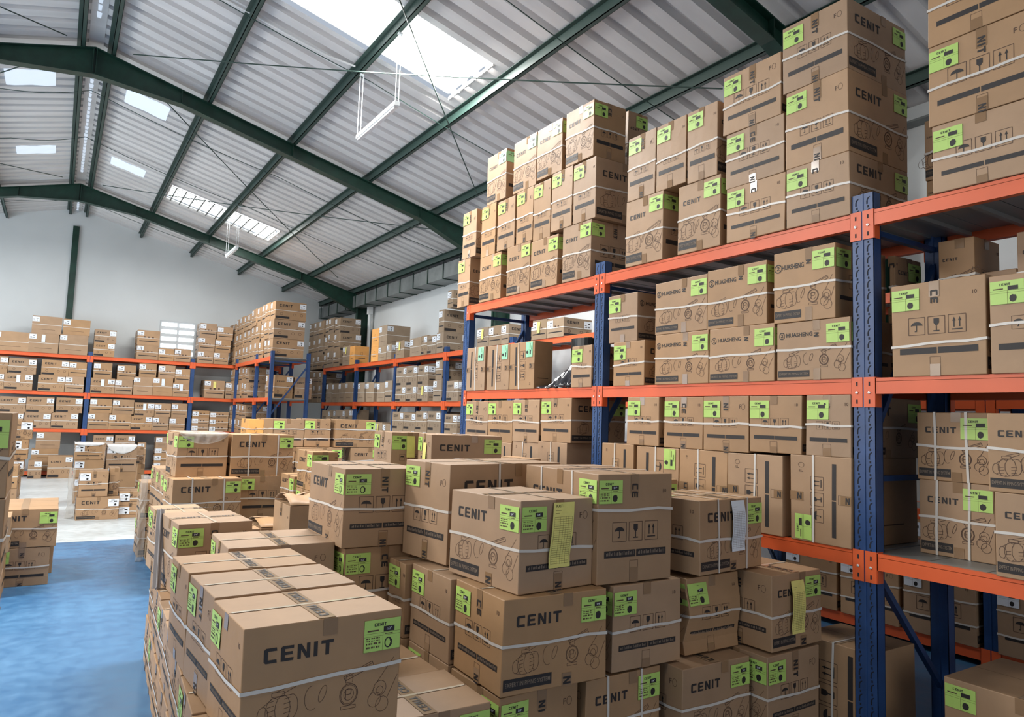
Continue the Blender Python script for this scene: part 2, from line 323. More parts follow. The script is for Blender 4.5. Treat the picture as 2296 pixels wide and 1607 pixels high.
# ------------------------------------------------------------------ carton
POOL = MB()   # the smallest, hardest to tell apart cartons share one object
def carton(x, y, z, yaw, a, b, h, W, F, st, col, lab, grp, doc, df, lod, tone, single=1):
    root = empty('carton', (0, 0, 0)); ca, sa = math.cos(yaw), math.sin(yaw)
    root.location = (x+ca*b/2-sa*a/2, y+sa*b/2+ca*a/2, z); root.rotation_euler = (0, 0, yaw)
    if single: tag(root, lab, 'box', grp)
    org = root.location.copy()
    if not single: bpy.data.objects.remove(root); root = None
    def fin(m_, name, wp=None):
        if single: return m_.build(name, root, wp)
        o_ = len(POOL.v)
        for p in m_.v:
            p = wp(p) if wp else p; POOL.v.append((org.x+ca*p[0]-sa*p[1], org.y+sa*p[0]+ca*p[1], org.z+p[2]))
        sl = [POOL.slot(k_) for k_ in m_.mats]
        for f_, k_ in zip(m_.f, m_.m): POOL.f.append([i_+o_ for i_ in f_]); POOL.m.append(sl[k_])
        return {}
    R = random.Random(lab); hb, ha = b/2, a/2
    crushed = lab.startswith('crushed carton')
    J = (.010 if crushed else .0035)*(0 if lod == 0 else 1); co = {(i, j, k): (R.uniform(-J, J), R.uniform(-J, J), R.uniform(-J, 0) if k else 0) for i in (0, 1) for j in (0, 1) for k in (0, 1)}
    bu = 0 if lod == 0 else (.003 if lod == 1 else .004)*R.uniform(-.4, 1); ph = R.uniform(0, 6)
    def warp(p):
        u, v, w = (p[0]+hb)/b, (p[1]+ha)/a, p[2]/h; u = min(max(u, 0), 1); v = min(max(v, 0), 1); w = min(max(w, 0), 1); d = [0, 0, 0]
        for (i, j, k), c in co.items():
            q = (u if i else 1-u)*(v if j else 1-v)*(w if k else 1-w)
            for n in range(3): d[n] += q*c[n]
        if bu:
            sw = math.sin(math.pi*w)
            d[0] += (u-.5)*2*bu*math.sin(math.pi*v)*sw; d[1] += (v-.5)*2*bu*math.sin(math.pi*u)*sw
            if crushed: d[0] += .012*math.sin(9*w+ph)*(1-u); d[1] -= .010*math.sin(8*w+ph)*(1-v)
        return (p[0]+d[0], p[1]+d[1], p[2]+d[2])
    body = 'orange_card' if 'C' in (W, F) else ('kraft_grey' if tone < 0 else 'kraft')
    mb = MB(); r = .004 if lod else .003
    def par(Lh, lo, hi):
        s_ = [lo, lo+r*.3, lo+r]+([] if lod == 0 else [lo+(hi-lo)*t for t in ((.25, .5, .75) if lod == 1 else (.17, .33, .5, .67, .83))])+[hi-r, hi-r*.3, hi]; return s_
    gx, gy, gz = par(0, -hb, hb), par(0, -ha, ha), par(0, 0, h)
    def rd(p):
        c = (min(max(p[0], -hb+r), hb-r), min(max(p[1], -ha+r), ha-r), min(max(p[2], r), h-r)); d = Vector(p)-Vector(c)
        return p if d.length < 1e-7 else tuple(Vector(c)+d.normalized()*r)
    def grid(A, B, fn, flip):
        vs = [rd(fn(u, v)) for v in B for u in A]; n = len(A); fs = []
        for j in range(len(B)-1):
            for i in range(n-1):
                q = (j*n+i, j*n+i+1, (j+1)*n+i+1, (j+1)*n+i); fs.append(q[::-1] if flip else q)
        mb.add(vs, fs, body)
    grid(gx, gz, lambda u, v: (u, -ha, v), False); grid(gx, gz, lambda u, v: (u, ha, v), True)
    grid(gy, gz, lambda u, v: (-hb, u, v), True); grid(gy, gz, lambda u, v: (hb, u, v), False)
    grid(gx, gy, lambda u, v: (u, v, h), False); grid(gx, gy, lambda u, v: (u, v, 0), True)
    fF = lambda p, q, o: (-hb+p, -ha-o, q); fW = lambda p, q, o: (-hb-o, ha-p, q)
    fB = lambda p, q, o: (hb-p, ha+o, q); fE = lambda p, q, o: (hb+o, -ha+p, q)
    pieces = []; rnd = R.random()
    def tapes(polys, fn):
        for p in polys:
            c_ = [sum(q[i] for q in p[1])/len(p[1]) for i in (0, 1)]
            if p[0] == 'ink3':
                for t_ in pieces:
                    if t_[0] is fn and t_[1][0] <= c_[0] <= t_[1][2] and t_[1][1]-.03 <= c_[1] <= t_[1][3]+.03: put(t_[2], [p], fn); break
            elif p[0] == 'clear' and pieces and pieces[-1][3] == 'clear': put(pieces[-1][2], [p], fn)
            else:
                xs_ = [q[0] for q in p[1]]; ys_ = [q[1] for q in p[1]]; m_ = MB(); put(m_, [p], fn); pieces.append((fn, (min(xs_), min(ys_), max(xs_), max(ys_)), m_, p[0]))
    sides = [(F, b, fF), (W, a, fW)] + ([(F, b, fB), (W, a, fE)] if lod else [])
    for kd, w, fn in sides:
        ink, tp = face_print(kd, w, h, lod, rnd); put(mb, ink, fn)
        if lod and tp and (lod > 1 or fn in (fF, fW)): tapes(tp, fn)
    # top: closing seam and tapes
    fT = lambda p, q, o: (-hb+p, -ha+q, h+o)
    if lod:
        long_x = b >= a
        T2 = fT if long_x else (lambda p, q, o: (-hb+q, -ha+p, h+o)); Lx, Ly = (b, a) if long_x else (a, b)
        flip = not long_x
        def pt(polys):
            if polys[0][0] == 'seam': put(mb, polys, T2)
            else: tapes(polys, T2)
        pt(rect(0.004, Ly*.5-.0015, Lx-.004, Ly*.5+.0015, 'seam'))
        pt(rect(Lx*.5-.03, .004, Lx*.5+.03, Ly-.004, 'toptape'))
        TT = pieces[-1][2]
        if lod > 1:
            pt([('clear', [(.012+(Lx-.024)*k_/14, Ly*.5-.011+.004*R.random()), (.012+(Lx-.024)*(k_+1)/14, Ly*.5-.010+.004*R.random()), (.012+(Lx-.024)*(k_+1)/14, Ly*.5+.009-.004*R.random()), (.012+(Lx-.024)*k_/14, Ly*.5+.010-.004*R.random())]) for k_ in range(14)])
            yy = .03
            for rep in range(2):
                for ch in 'CENIT': TT.add([T2(Lx*.5-.017+b_*.034, yy+q_*.034, .0032) for q_, b_ in GL[ch][0]], [tuple(range(len(GL[ch][0])))], 'ink'); yy += .034*(GL[ch][1]+.25)
                yy += .05
    fin(mb, 'body', warp)
    for t_ in pieces: fin(t_[2], 'tape', warp)
    # labels
    if col != 'n' and not (lod == 0 and 'C' in (W, F)):
        base = {'g': 'lime', 'm': 'mint', 'w': 'paper', 't': 'lime', 'b': 'paper' if tone < 0 else 'lime', 'K': 'lime'}[col]; lk = 'K' if col == 'K' else ('h' if 'front pallet' in lab or 'torn print' in lab else 'n')
        for kd, w, fn, nm in ((F, b, fF, 'F'), (W, a, fW, 'W')):
            if kd in 'P' and col != 'K' and (W != 'P' or F != 'P') and df != nm: continue
            ty = h-.028-LH
            if w < LW+.01: continue
            if kd in 'LH': pl = label_poly(w-LW-.003-R.uniform(0, .004), ty, lod, base, lk)
            elif kd in 'SGCP': pl = label_poly(.003+R.uniform(0, .004) if col != 'K' else w-LW-.02, ty, lod, base, lk)
            elif kd == 'Q': pl = label_poly(w-LH-.03, h-LW-.006, lod, base, lk, -1)
            elif kd == 'R': pl = label_poly(.03, .01, lod, base, lk, 1)
            else: continue
            lb = MB(); put(lb, pl, fn); fin(lb, 'label', warp)
    # straps
    def hoop(plane, pos, tilt=0):
        s = MB(); w_ = .0065; o = .0036; t0 = R.uniform(0, 6)
        if plane == 'h':
            cs = [(-hb, -ha), (hb, -ha), (hb, ha), (-hb, ha)]; P = []
            for i in range(4):
                p, q = cs[i], cs[(i+1) % 4]
                for k in range(5 if lod else 1):
                    t = k/5; x_, y_ = p[0]+(q[0]-p[0])*t, p[1]+(q[1]-p[1])*t; P.append((x_, y_, pos*h+tilt*(x_/b-y_/a)+(.004*math.sin(t0+3*i+k*1.4) if lod else 0)))
            vs = []
            for x_, y_, z_ in P:
                sx = (1 if x_ > hb-1e-4 else -1 if x_ < -hb+1e-4 else 0); sy = (1 if y_ > ha-1e-4 else -1 if y_ < -ha+1e-4 else 0)
                vs += [(x_+sx*o, y_+sy*o, z_-w_), (x_+sx*o, y_+sy*o, z_+w_)]
        elif plane == 'x':
            P = [(-ha, 0), (-ha, h*.33), (-ha, h*.66), (-ha, h), (-ha*.4, h), (ha*.4, h), (ha, h), (ha, 0)]; vs = []
            for i, (y_, z_) in enumerate(P):
                sy = 1 if y_ >= ha else -1 if y_ <= -ha else 0; sz = 1 if z_ >= h else 0; X = -hb+pos*b+(.004*math.sin(t0+i))
                vs += [(X+w_, y_+sy*o, z_+sz*o), (X-w_, y_+sy*o, z_+sz*o)]
        else:
            P = [(-hb, 0), (-hb, h*.33), (-hb, h*.66), (-hb, h), (-hb*.4, h), (hb*.4, h), (hb, h), (hb, 0)]; vs = []
            for i, (x_, z_) in enumerate(P):
                sx = 1 if x_ >= hb else -1 if x_ <= -hb else 0; sz = 1 if z_ >= h else 0; Y = ha-pos*a+(.004*math.sin(t0+i))
                vs += [(x_+sx*o, Y-w_, z_+sz*o), (x_+sx*o, Y+w_, z_+sz*o)]
        n = len(vs)//2; fs = [(2*i, 2*((i+1) % n), 2*((i+1) % n)+1, 2*i+1) for i in range(n if plane == 'h' else n-1)]
        s.add(vs, fs, 'strap'); fin(s, 'strap', warp)
    tl = R.uniform(-.015, .015) if lod else 0
    if not ('P' == F == W and st == ''):
        if 'u' in st: hoop('h', .67, tl)
        if 'd' in st: hoop('h', .35, tl)
        if 'h' in st: hoop('h', .50+R.uniform(-.04, .02), tl)
        if '2' in st: hoop('h', .64, tl*.3); hoop('h', .3, tl*.3)
        if st == 'v': hoop('y', .45+R.uniform(-.08, .08))
        if st in ('x',): hoop('h', .46, tl); hoop('x', .28); hoop('x', .74)
        if st == 'hv': hoop('x', .42)
        if st in ('hx', 'ux'): hoop('y', .25); hoop('y', .68)
    # picking slips
    if doc:
        key = 'whitep' if doc in 'wW' else 'yellow'; s = MB(); sw, sh = .085, .235
        if doc in 'wy': fn, w = (fW, a) if df == 'W' else (fF, b); x0, z0 = (w*.42, h-.20) if w > .25 else (w*.4, h-.2); sw, sh = .07, .17
        elif doc == 'Y': fn, x0, z0 = fF, .155, h-.30; sw, sh = .125, .285
        elif doc == 'W': fn, x0, z0 = fF, .255, h-.27; sw, sh = .115, .26
        elif doc == 'Z': fn, x0, z0 = fF, .15, h-.31; sw, sh = .11, .27
        elif doc == 'S': fn, x0, z0 = fW, .20, h-.29; sw, sh = .10, .22
        tilt = {'Y': .03, 'W': 0, 'Z': .0}.get(doc, 0)
        n = 6; cur = lambda t: .006+.014*math.sin(math.pi*min(1, t*1.2))*(1 if lod > 1 else .3)+(.010*t*t)
        P = lambda u, t, e=0: fn(x0+u*sw+tilt*(1-t)-tilt*.5*(1-t)*2*t, z0+sh*(1-t), cur(t)+e)
        vs = []; fs = []
        for i in range(n+1):
            t = i/n; vs += [P(0, t), P(1, t)]
        for i in range(n): fs.append((2*i, 2*i+2, 2*i+3, 2*i+1))
        s.add(vs, fs, key)
        if lod > 1:
            def ln(u0, t0, u1, t1, th=.0012): 
                if abs(t1-t0) < 1e-6: s.add([P(u0, t0, .0006), P(u1, t0, .0006), P(u1, t0+th/sh, .0006), P(u0, t0+th/sh, .0006)], [(0, 3, 2, 1)], 'line')
                else:
                    for k in range(n):
                        a0, a1 = max(t0, k/n), min(t1, (k+1)/n)
                        if a1 > a0: s.add([P(u0, a0, .0006), P(u0+th/sw, a0, .0006), P(u0+th/sw, a1, .0006), P(u0, a1, .0006)], [(0, 3, 2, 1)], 'line')
            for k in range(22): ln(.08, .22+k*.034, .92, .22+k*.034, .0009)
            for u in (.08, .35, .5, .62, .74, .92): ln(u, .22, u, .95, .0009)
            ln(.1, .12, .4, .12); ln(.1, .16, .3, .16)
            T_ = text('PLAST 1' if doc == 'Y' else 'LIST', 0, 0, .012, 'ink', .045)[0]
            if doc == 'Y': s.add([P((.015+q[0])/sw, .075-q[1]/sh, .0008) for q in T_[1]], T_[2], 'ink')
        o = fin(s, 'picking_slip'); o['label'] = 'white picking slip' if key == 'whitep' else 'yellow picking slip'
    return root
M['drape'] = mat('dusty_clear_film', (.60, .57, .52), .2); M['drape'].node_tree.nodes['Principled BSDF'].inputs['Alpha'].default_value = .28
M['winf'] = mat('window_frame', (.50, .53, .55), .5)

# x, y, z of the near lower corner, turn, depth, width, height, side kinds, strap, label colour, label, group, slip, slip side, detail, tone
GR = ['cartons at the far left edge', 'cartons on the corner rack', 'cartons on the floor before the end wall rack', 'cartons on the floor shelf of the right wall rack', 'cartons on the left side of the aisle', 'cartons on the lower shelf, farthest bay of the near rack', 'cartons on the lower shelf, middle bay of the near rack', 'cartons on the lower shelf, nearest bay of the near rack', 'cartons on the middle shelf, farthest bay of the near rack', 'cartons on the middle shelf, middle bay of the near rack', 'cartons on the middle shelf, nearest bay of the near rack', 'cartons on the rack along the end wall', 'cartons on the rack along the right wall', 'cartons on the top shelf, farthest bay of the near rack', 'cartons on the top shelf, middle bay of the near rack', 'cartons on the top shelf, nearest bay of the near rack', 'cartons stacked on pallets in the foreground', 'cartons stacked on the floor in the middle of the hall', 'cartons under the near rack', 'film wrapped cartons on the pale concrete floor', 'strapped cartons beside the aisle before the end wall rack']
BOXES = [
(3.64, 6.65, 2.9, 0, 0.263, 0.336, 0.524, 'S', 'L', 'h', 'g', 'icon-side carton first from left, bottom layer, top shelf, farthest bay of near rack', GR[13], '', 'W', 1, 0),
(3.64, 6.011, 2.9, 0, 0.419, 0.35, 0.473, 'L', 'S', 'h', 'g', 'printed carton second from left, bottom layer, top shelf, farthest bay of near rack', GR[13], '', 'W', 1, 0),
(3.64, 5.49, 2.9, 0, 0.407, 0.35, 0.481, 'L', 'S', 'h', 'g', 'printed carton third from left, bottom layer, top shelf, farthest bay of near rack', GR[13], '', 'W', 1, 0),
(3.64, 5.048, 2.9, 0, 0.422, 0.35, 0.457, 'L', 'S', 'h', 'g', 'printed carton fourth from left, bottom layer, top shelf, farthest bay of near rack', GR[13], '', 'W', 1, 0),
(3.64, 4.586, 2.9, 0, 0.392, 0.5, 0.488, 'L', 'S', 'h', 'g', 'printed carton fifth from left, bottom layer, top shelf, farthest bay of near rack', GR[13], '', 'W', 1, 0),
(3.64, 6.54, 3.424, 0, 0.296, 0.379, 0.512, 'S', 'L', 'h', 'g', 'icon-side carton first from left, middle layer, top shelf, farthest bay of near rack', GR[13], '', 'W', 1, 0),
(3.64, 6.143, 3.373, 0, 0.29, 0.371, 0.54, 'S', 'L', 'h', 'g', 'icon-side carton second from left, middle layer, top shelf, farthest bay of near rack', GR[13], '', 'W', 1, 0),
(3.64, 5.785, 3.381, 0, 0.318, 0.407, 0.512, 'S', 'L', 'h', 'g', 'icon-side carton third from left, middle layer, top shelf, farthest bay of near rack', GR[13], '', 'W', 1, 0),
(3.64, 5.46, 3.381, 0, 0.288, 0.369, 0.522, 'S', 'L', 'h', 'g', 'icon-side carton fourth from left, middle layer, top shelf, farthest bay of near rack', GR[13], '', 'W', 1, 0),
(3.64, 5.184, 3.357, 0, 0.272, 0.348, 0.544, 'S', 'L', 'h', 'g', 'icon-side carton fifth from left, middle layer, top shelf, farthest bay of near rack', GR[13], '', 'W', 1, 0),
(3.64, 4.86, 3.388, 0, 0.303, 0.388, 0.54, 'S', 'L', 'h', 'g', 'icon-side carton sixth from left, middle layer, top shelf, farthest bay of near rack', GR[13], '', 'W', 1, 0),
(3.64, 4.536, 3.388, 0, 0.305, 0.62, 0.523, 'S', 'L', 'h', 'g', 'icon-side carton seventh from left, middle layer, top shelf, farthest bay of near rack', GR[13], '', 'W', 1, 0),
(3.64, 5.969, 3.913, 0, 0.378, 0.35, 0.512, 'L', 'S', 'h', 'm', 'printed carton first from left, top layer, top shelf, farthest bay of near rack', GR[13], '', 'W', 1, 0),
(3.64, 5.434, 3.903, 0, 0.395, 0.35, 0.514, 'L', 'S', 'h', 'm', 'printed carton second from left, top layer, top shelf, farthest bay of near rack', GR[13], '', 'W', 1, 0),
(3.64, 5.028, 3.928, 0, 0.394, 0.35, 0.487, 'L', 'S', 'h', 'g', 'printed carton third from left, top layer, top shelf, farthest bay of near rack', GR[13], '', 'W', 1, 0),
(3.64, 4.582, 3.928, 0, 0.388, 0.35, 0.492, 'L', 'S', 'h', 'g', 'printed carton fourth from left, top layer, top shelf, farthest bay of near rack', GR[13], '', 'W', 1, 0),
(4.14, 4.717, 3.95, 0, 0.12, 0.235, 0.551, 'S', 'L', 'h', 'g', 'dim icon-side carton, back row, bottom layer, top shelf, farthest bay of near rack', GR[13], '', 'W', 1, 0),
(3.64, 3.748, 2.9, 0, 0.406, 0.35, 0.515, 'L', 'S', 'h', 'g', 'printed carton first from left, bottom layer, top shelf, middle bay of near rack', GR[14], '', 'W', 1, 0),
(3.64, 3.212, 2.9, 0, 0.386, 0.35, 0.493, 'L', 'S', 'h', 'g', 'printed carton second from left, bottom layer, top shelf, middle bay of near rack', GR[14], '', 'W', 1, 0),
(3.64, 3.838, 3.415, 0, 0.3, 0.383, 0.506, 'S', 'L', 'h', 'g', 'icon-side carton first from left, middle layer, top shelf, middle bay of near rack', GR[14], '', 'W', 1, 0),
(3.64, 3.526, 3.415, 0, 0.298, 0.382, 0.499, 'S', 'L', 'h', 'g', 'icon-side carton second from left, middle layer, top shelf, middle bay of near rack', GR[14], '', 'W', 1, 0),
(3.64, 3.242, 3.393, 0, 0.271, 0.347, 0.517, 'S', 'L', 'h', 'g', 'icon-side carton third from left, middle layer, top shelf, middle bay of near rack', GR[14], '', 'W', 1, 0),
(3.64, 2.708, 2.9, 0, 0.451, 0.578, 0.363, 'S', 'L', 'h', 'g', 'icon-side carton third from left, bottom layer, top shelf, middle bay of near rack', GR[14], '', 'W', 1, 0),
(3.64, 2.717, 3.263, 0, 0.449, 0.575, 0.374, 'S', 'L', 'h', 'g', 'icon-side carton fourth from left, middle layer, top shelf, middle bay of near rack', GR[14], '', 'W', 1, 0),
(3.64, 2.741, 3.637, 0, 0.448, 0.573, 0.405, 'S', 'L', 'h', 'g', 'icon-side carton first from left, top layer, top shelf, middle bay of near rack', GR[14], '', 'W', 1, 0),
(3.64, 2.291, 2.9, 0, 0.409, 0.6, 0.366, 'S', 'L', 'h', 'g', 'icon-side carton fourth from left, bottom layer, top shelf, middle bay of near rack', GR[14], '', 'W', 1, 0),
(3.64, 2.291, 3.266, 0, 0.412, 0.6, 0.483, 'S', 'L', 'h', 'g', 'icon-side carton fifth from left, middle layer, top shelf, middle bay of near rack', GR[14], '', 'W', 1, 0),
(3.64, 2.295, 3.749, 0, 0.431, 0.6, 0.425, 'S', 'L', 'h', 'g', 'icon-side carton second from left, top layer, top shelf, middle bay of near rack', GR[14], '', 'W', 1, 0),
(3.64, 1.368, 2.9, 0, 0.477, 0.6, 0.348, 'S', 'L', 'h', 'g', 'icon-side carton, bottom layer, top shelf, nearest bay of near rack', GR[15], '', 'W', 1, 0),
(3.64, 1.373, 3.248, 0, 0.482, 0.6, 0.42, 'S', 'L', 'h', 'g', 'icon-side carton, middle layer, top shelf, nearest bay of near rack', GR[15], '', 'W', 1, 0),
(3.64, 1.376, 3.668, 0, 0.476, 0.6, 0.412, 'S', 'L', 'h', 'g', 'icon-side carton, top layer, top shelf, nearest bay of near rack', GR[15], '', 'W', 1, 0),
(4.19, 2.051, 2.9, 0, 0.108, 0.185, 0.268, 'L', 'S', 'h', 'g', 'dim printed carton, back row, bottom layer, top shelf, nearest bay of near rack', GR[15], '', 'W', 1, 0),
(4.19, 2.051, 3.168, 0, 0.108, 0.185, 0.361, 'L', 'S', 'h', 'g', 'dim printed carton, back row, middle layer, top shelf, nearest bay of near rack', GR[15], '', 'W', 1, 0),
(3.64, 6.253, 1.985, 0, 0.381, 0.353, 0.453, 'Q', 'P', 'v', 'm', 'turned carton first from left, middle shelf, farthest bay of near rack', GR[8], '', 'W', 1, 0),
(3.64, 5.787, 1.985, 0, 0.421, 0.35, 0.443, 'Q', 'P', 'v', 'm', 'turned carton second from left, middle shelf, farthest bay of near rack', GR[8], '', 'W', 1, 0),
(3.64, 5.362, 1.985, 0, 0.417, 0.2, 0.441, 'Q', 'P', 'v', 'm', 'turned carton third from left, middle shelf, farthest bay of near rack', GR[8], '', 'W', 1, 0),
(3.64, 4.536, 1.985, 0, 0.265, 0.62, 0.344, 'S', 'L', 'h', 'g', 'icon-side carton fourth from left, middle shelf, farthest bay of near rack', GR[8], '', 'W', 1, 0),
(3.64, 3.917, 1.985, 0, 0.351, 0.5, 0.338, 'S', 'L', 'h', 'g', 'icon-side carton first from left, bottom layer, middle shelf, middle bay of near rack', GR[9], '', 'W', 1, 0),
(3.64, 4.004, 2.323, 0, 0.329, 0.6, 0.373, 'G', 'H', 'h', 'g', 'shaded carton first from left, top layer, middle shelf, middle bay of near rack', GR[9], '', 'W', 1, 0),
(3.64, 3.304, 1.985, 0, 0.499, 0.39, 0.36, 'H', 'G', 'h', 'g', 'round-emblem carton second from left, bottom layer, middle shelf, middle bay of near rack', GR[9], '', 'W', 1, 0),
(3.64, 2.781, 1.985, 0, 0.512, 0.4, 0.356, 'H', 'G', 'h', 'g', 'round-emblem carton third from left, bottom layer, middle shelf, middle bay of near rack', GR[9], '', 'W', 1, 0),
(3.64, 2.291, 1.985, 0, 0.476, 0.398, 0.345, 'H', 'G', 'h', 'g', 'round-emblem carton fourth from left, bottom layer, middle shelf, middle bay of near rack', GR[9], '', 'W', 1, 0),
(3.64, 3.32, 2.345, 0, 0.49, 0.383, 0.381, 'H', 'G', 'h', 'g', 'round-emblem carton second from left, top layer, middle shelf, middle bay of near rack', GR[9], '', 'W', 1, 0),
(3.64, 2.839, 2.341, 0, 0.477, 0.373, 0.398, 'H', 'G', 'h', 'g', 'round-emblem carton third from left, top layer, middle shelf, middle bay of near rack', GR[9], '', 'W', 1, 0),
(3.64, 2.378, 2.33, 0, 0.409, 0.5, 0.431, 'H', 'G', 'h', 'g', 'round-emblem carton fourth from left, top layer, middle shelf, middle bay of near rack', GR[9], '', 'W', 1, 0),
(3.64, 1.612, 1.985, 0, 0.449, 0.43, 0.474, 'S', 'L', 'd', 'g', 'icon-side carton first from left, middle shelf, nearest bay of near rack', GR[10], '', 'W', 1, 0),
(3.64, 1.221, 1.985, 0, 0.374, 0.43, 0.457, 'S', 'L', 'h', 'g', 'icon-side carton second from left, middle shelf, nearest bay of near rack', GR[10], '', 'W', 1, 0),
(4.09, 2.291, 1.985, 0, 0.035, 0.285, 0.398, 'S', 'L', 'h', 'g', 'dim icon-side carton first from left, back row, middle shelf, nearest bay of near rack', GR[10], '', 'W', 1, 0),
(4.09, 2.291, 2.383, 0, 0.035, 0.285, 0.355, 'S', 'L', 'h', 'g', 'dim icon-side carton first from left, back row, middle shelf, nearest bay of near rack', GR[10], '', 'W', 1, 0),
(4.09, 1.86, 1.985, 0, 0.186, 0.28, 0.39, 'L', 'S', 'h', 'n', 'dim printed carton second from left, back row, middle shelf, nearest bay of near rack', GR[10], '', 'W', 1, 0),
(4.09, 1.86, 2.375, 0, 0.186, 0.28, 0.392, 'L', 'S', 'h', 'n', 'dim printed carton second from left, back row, middle shelf, nearest bay of near rack', GR[10], '', 'W', 1, 0),
(4.14, 1.688, 1.985, 0, 0.19, 0.22, 0.586, 'P', 'P', '', 'n', 'dim plain carton third from left, back row, middle shelf, nearest bay of near rack', GR[10], '', 'W', 1, 0),  # added carton, darkens a gap that is only in shade
(4.09, 1.444, 1.985, 0, 0.218, 0.28, 0.364, 'L', 'S', 'h', 'n', 'dim printed carton fourth from left, back row, middle shelf, nearest bay of near rack', GR[10], '', 'W', 1, 0),
(4.09, 1.444, 2.349, 0, 0.218, 0.28, 0.396, 'L', 'S', 'h', 'n', 'dim printed carton third from left, back row, middle shelf, nearest bay of near rack', GR[10], '', 'W', 1, 0),
(3.64, 6.16, 1.07, 0, 0.451, 0.352, 0.389, 'R', 'P', 'v', 'g', 'turned carton first from left, bottom layer, lower shelf, farthest bay of near rack', GR[5], '', 'W', 1, 0),
(3.64, 5.705, 1.07, 0, 0.437, 0.35, 0.41, 'R', 'P', 'v', 'g', 'turned carton second from left, bottom layer, lower shelf, farthest bay of near rack', GR[5], '', 'W', 1, 0),
(3.64, 5.256, 1.07, 0, 0.434, 0.35, 0.43, 'R', 'P', 'v', 'g', 'turned carton third from left, bottom layer, lower shelf, farthest bay of near rack', GR[5], '', 'W', 1, 0),
(3.64, 4.835, 1.07, 0, 0.434, 0.55, 0.45, 'R', 'P', 'v', 'g', 'turned carton fourth from left, bottom layer, lower shelf, farthest bay of near rack', GR[5], '', 'W', 1, 0),
(3.64, 6.16, 1.459, 0, 0.451, 0.577, 0.417, 'S', 'L', 'h', 'g', 'icon-side carton first from left, top layer, lower shelf, farthest bay of near rack', GR[5], '', 'W', 1, 0),
(3.64, 5.705, 1.48, 0, 0.441, 0.565, 0.403, 'S', 'L', 'h', 'g', 'icon-side carton second from left, top layer, lower shelf, farthest bay of near rack', GR[5], '', 'W', 1, 0),
(3.64, 5.256, 1.5, 0, 0.442, 0.566, 0.388, 'S', 'L', 'h', 'g', 'icon-side carton third from left, top layer, lower shelf, farthest bay of near rack', GR[5], '', 'W', 1, 0),
(3.64, 4.792, 1.52, 0, 0.436, 0.6, 0.378, 'S', 'L', 'h', 'g', 'icon-side carton fourth from left, top layer, lower shelf, farthest bay of near rack', GR[5], '', 'W', 1, 0),
(3.64, 4.013, 1.07, 0, 0.37, 0.35, 0.475, 'R', 'P', 'v', 'n', 'turned carton first from left, bottom layer, lower shelf, middle bay of near rack', GR[6], '', 'W', 1, 0),
(3.64, 3.563, 1.07, 0, 0.419, 0.35, 0.469, 'Q', 'P', 'v', 't', 'turned carton second from left, bottom layer, lower shelf, middle bay of near rack', GR[6], '', 'W', 1, 0),
(3.64, 3.137, 1.07, 0, 0.415, 0.35, 0.473, 'R', 'P', 'v', 'n', 'turned carton third from left, bottom layer, lower shelf, middle bay of near rack', GR[6], '', 'W', 1, 0),
(3.64, 2.72, 1.07, 0, 0.41, 0.5, 0.47, 'R', 'P', 'v', 'n', 'turned carton fourth from left, bottom layer, lower shelf, middle bay of near rack', GR[6], '', 'W', 1, 0),
(3.64, 2.291, 1.07, 0, 0.376, 0.65, 0.484, 'R', 'P', 'v', 'b', 'turned carton fifth from left, bottom layer, lower shelf, middle bay of near rack', GR[6], '', 'W', 1, 0),
(3.64, 3.757, 1.545, 0, 0.336, 0.43, 0.354, 'S', 'L', 'h', 'g', 'icon-side carton first from left, top layer, lower shelf, middle bay of near rack', GR[6], '', 'W', 1, 0),
(3.64, 3.346, 1.543, 0, 0.36, 0.461, 0.352, 'S', 'L', 'h', 'g', 'icon-side carton second from left, top layer, lower shelf, middle bay of near rack', GR[6], '', 'W', 1, 0),
(3.64, 2.97, 1.543, 0, 0.368, 0.471, 0.354, 'S', 'L', 'h', 'g', 'icon-side carton third from left, top layer, lower shelf, middle bay of near rack', GR[6], '', 'W', 1, 0),
(3.64, 2.598, 1.554, 0, 0.364, 0.466, 0.343, 'S', 'L', 'h', 'g', 'icon-side carton fourth from left, top layer, lower shelf, middle bay of near rack', GR[6], '', 'W', 1, 0),
(3.64, 2.291, 1.554, 0, 0.276, 0.7, 0.344, 'S', 'L', 'h', 'g', 'icon-side carton fifth from left, top layer, lower shelf, middle bay of near rack', GR[6], '', 'W', 1, 0),
(3.94, 1.725, 1.07, 0, 0.367, 0.43, 0.386, 'L', 'S', 'hx', 'g', 'printed carton first from left, bottom layer, lower shelf, nearest bay of near rack', GR[7], '', 'W', 1, 0),
(3.94, 1.732, 1.456, 0, 0.368, 0.43, 0.358, 'L', 'S', 'hx', 'g', 'printed carton first from left, top layer, lower shelf, nearest bay of near rack', GR[7], '', 'W', 1, 0),
(3.64, 1.247, 1.07, 0, 0.347, 0.43, 0.377, 'L', 'S', 'h', 'g', 'printed carton second from left, bottom layer, lower shelf, nearest bay of near rack', GR[7], '', 'W', 1, 0),
(3.64, 1.263, 1.447, 0, 0.353, 0.43, 0.359, 'L', 'S', 'h', 'g', 'printed carton second from left, top layer, lower shelf, nearest bay of near rack', GR[7], '', 'W', 1, 0),
(3.66, 2.2, 0, 0, 0.44, 0.42, 0.55, 'R', 'P', 'v', 'n', 'large carton on the floor beneath the lower beam behind the near blue post', GR[18], '', 'F', 1, 0),
(3.78, 1.2, 0, 0, 0.7, 0.6, 0.52, 'S', 'L', 'h', 'g', 'carton with lime label on the floor at the lower right corner', GR[18], '', 'F', 1, 0),
(3.62, 1.55, 0, 0, 0.34, 0.1, 0.3, 'P', 'P', '', 'n', 'small carton end on the floor beside the foot of the near blue post', GR[18], '', 'F', 1, 0, 0),
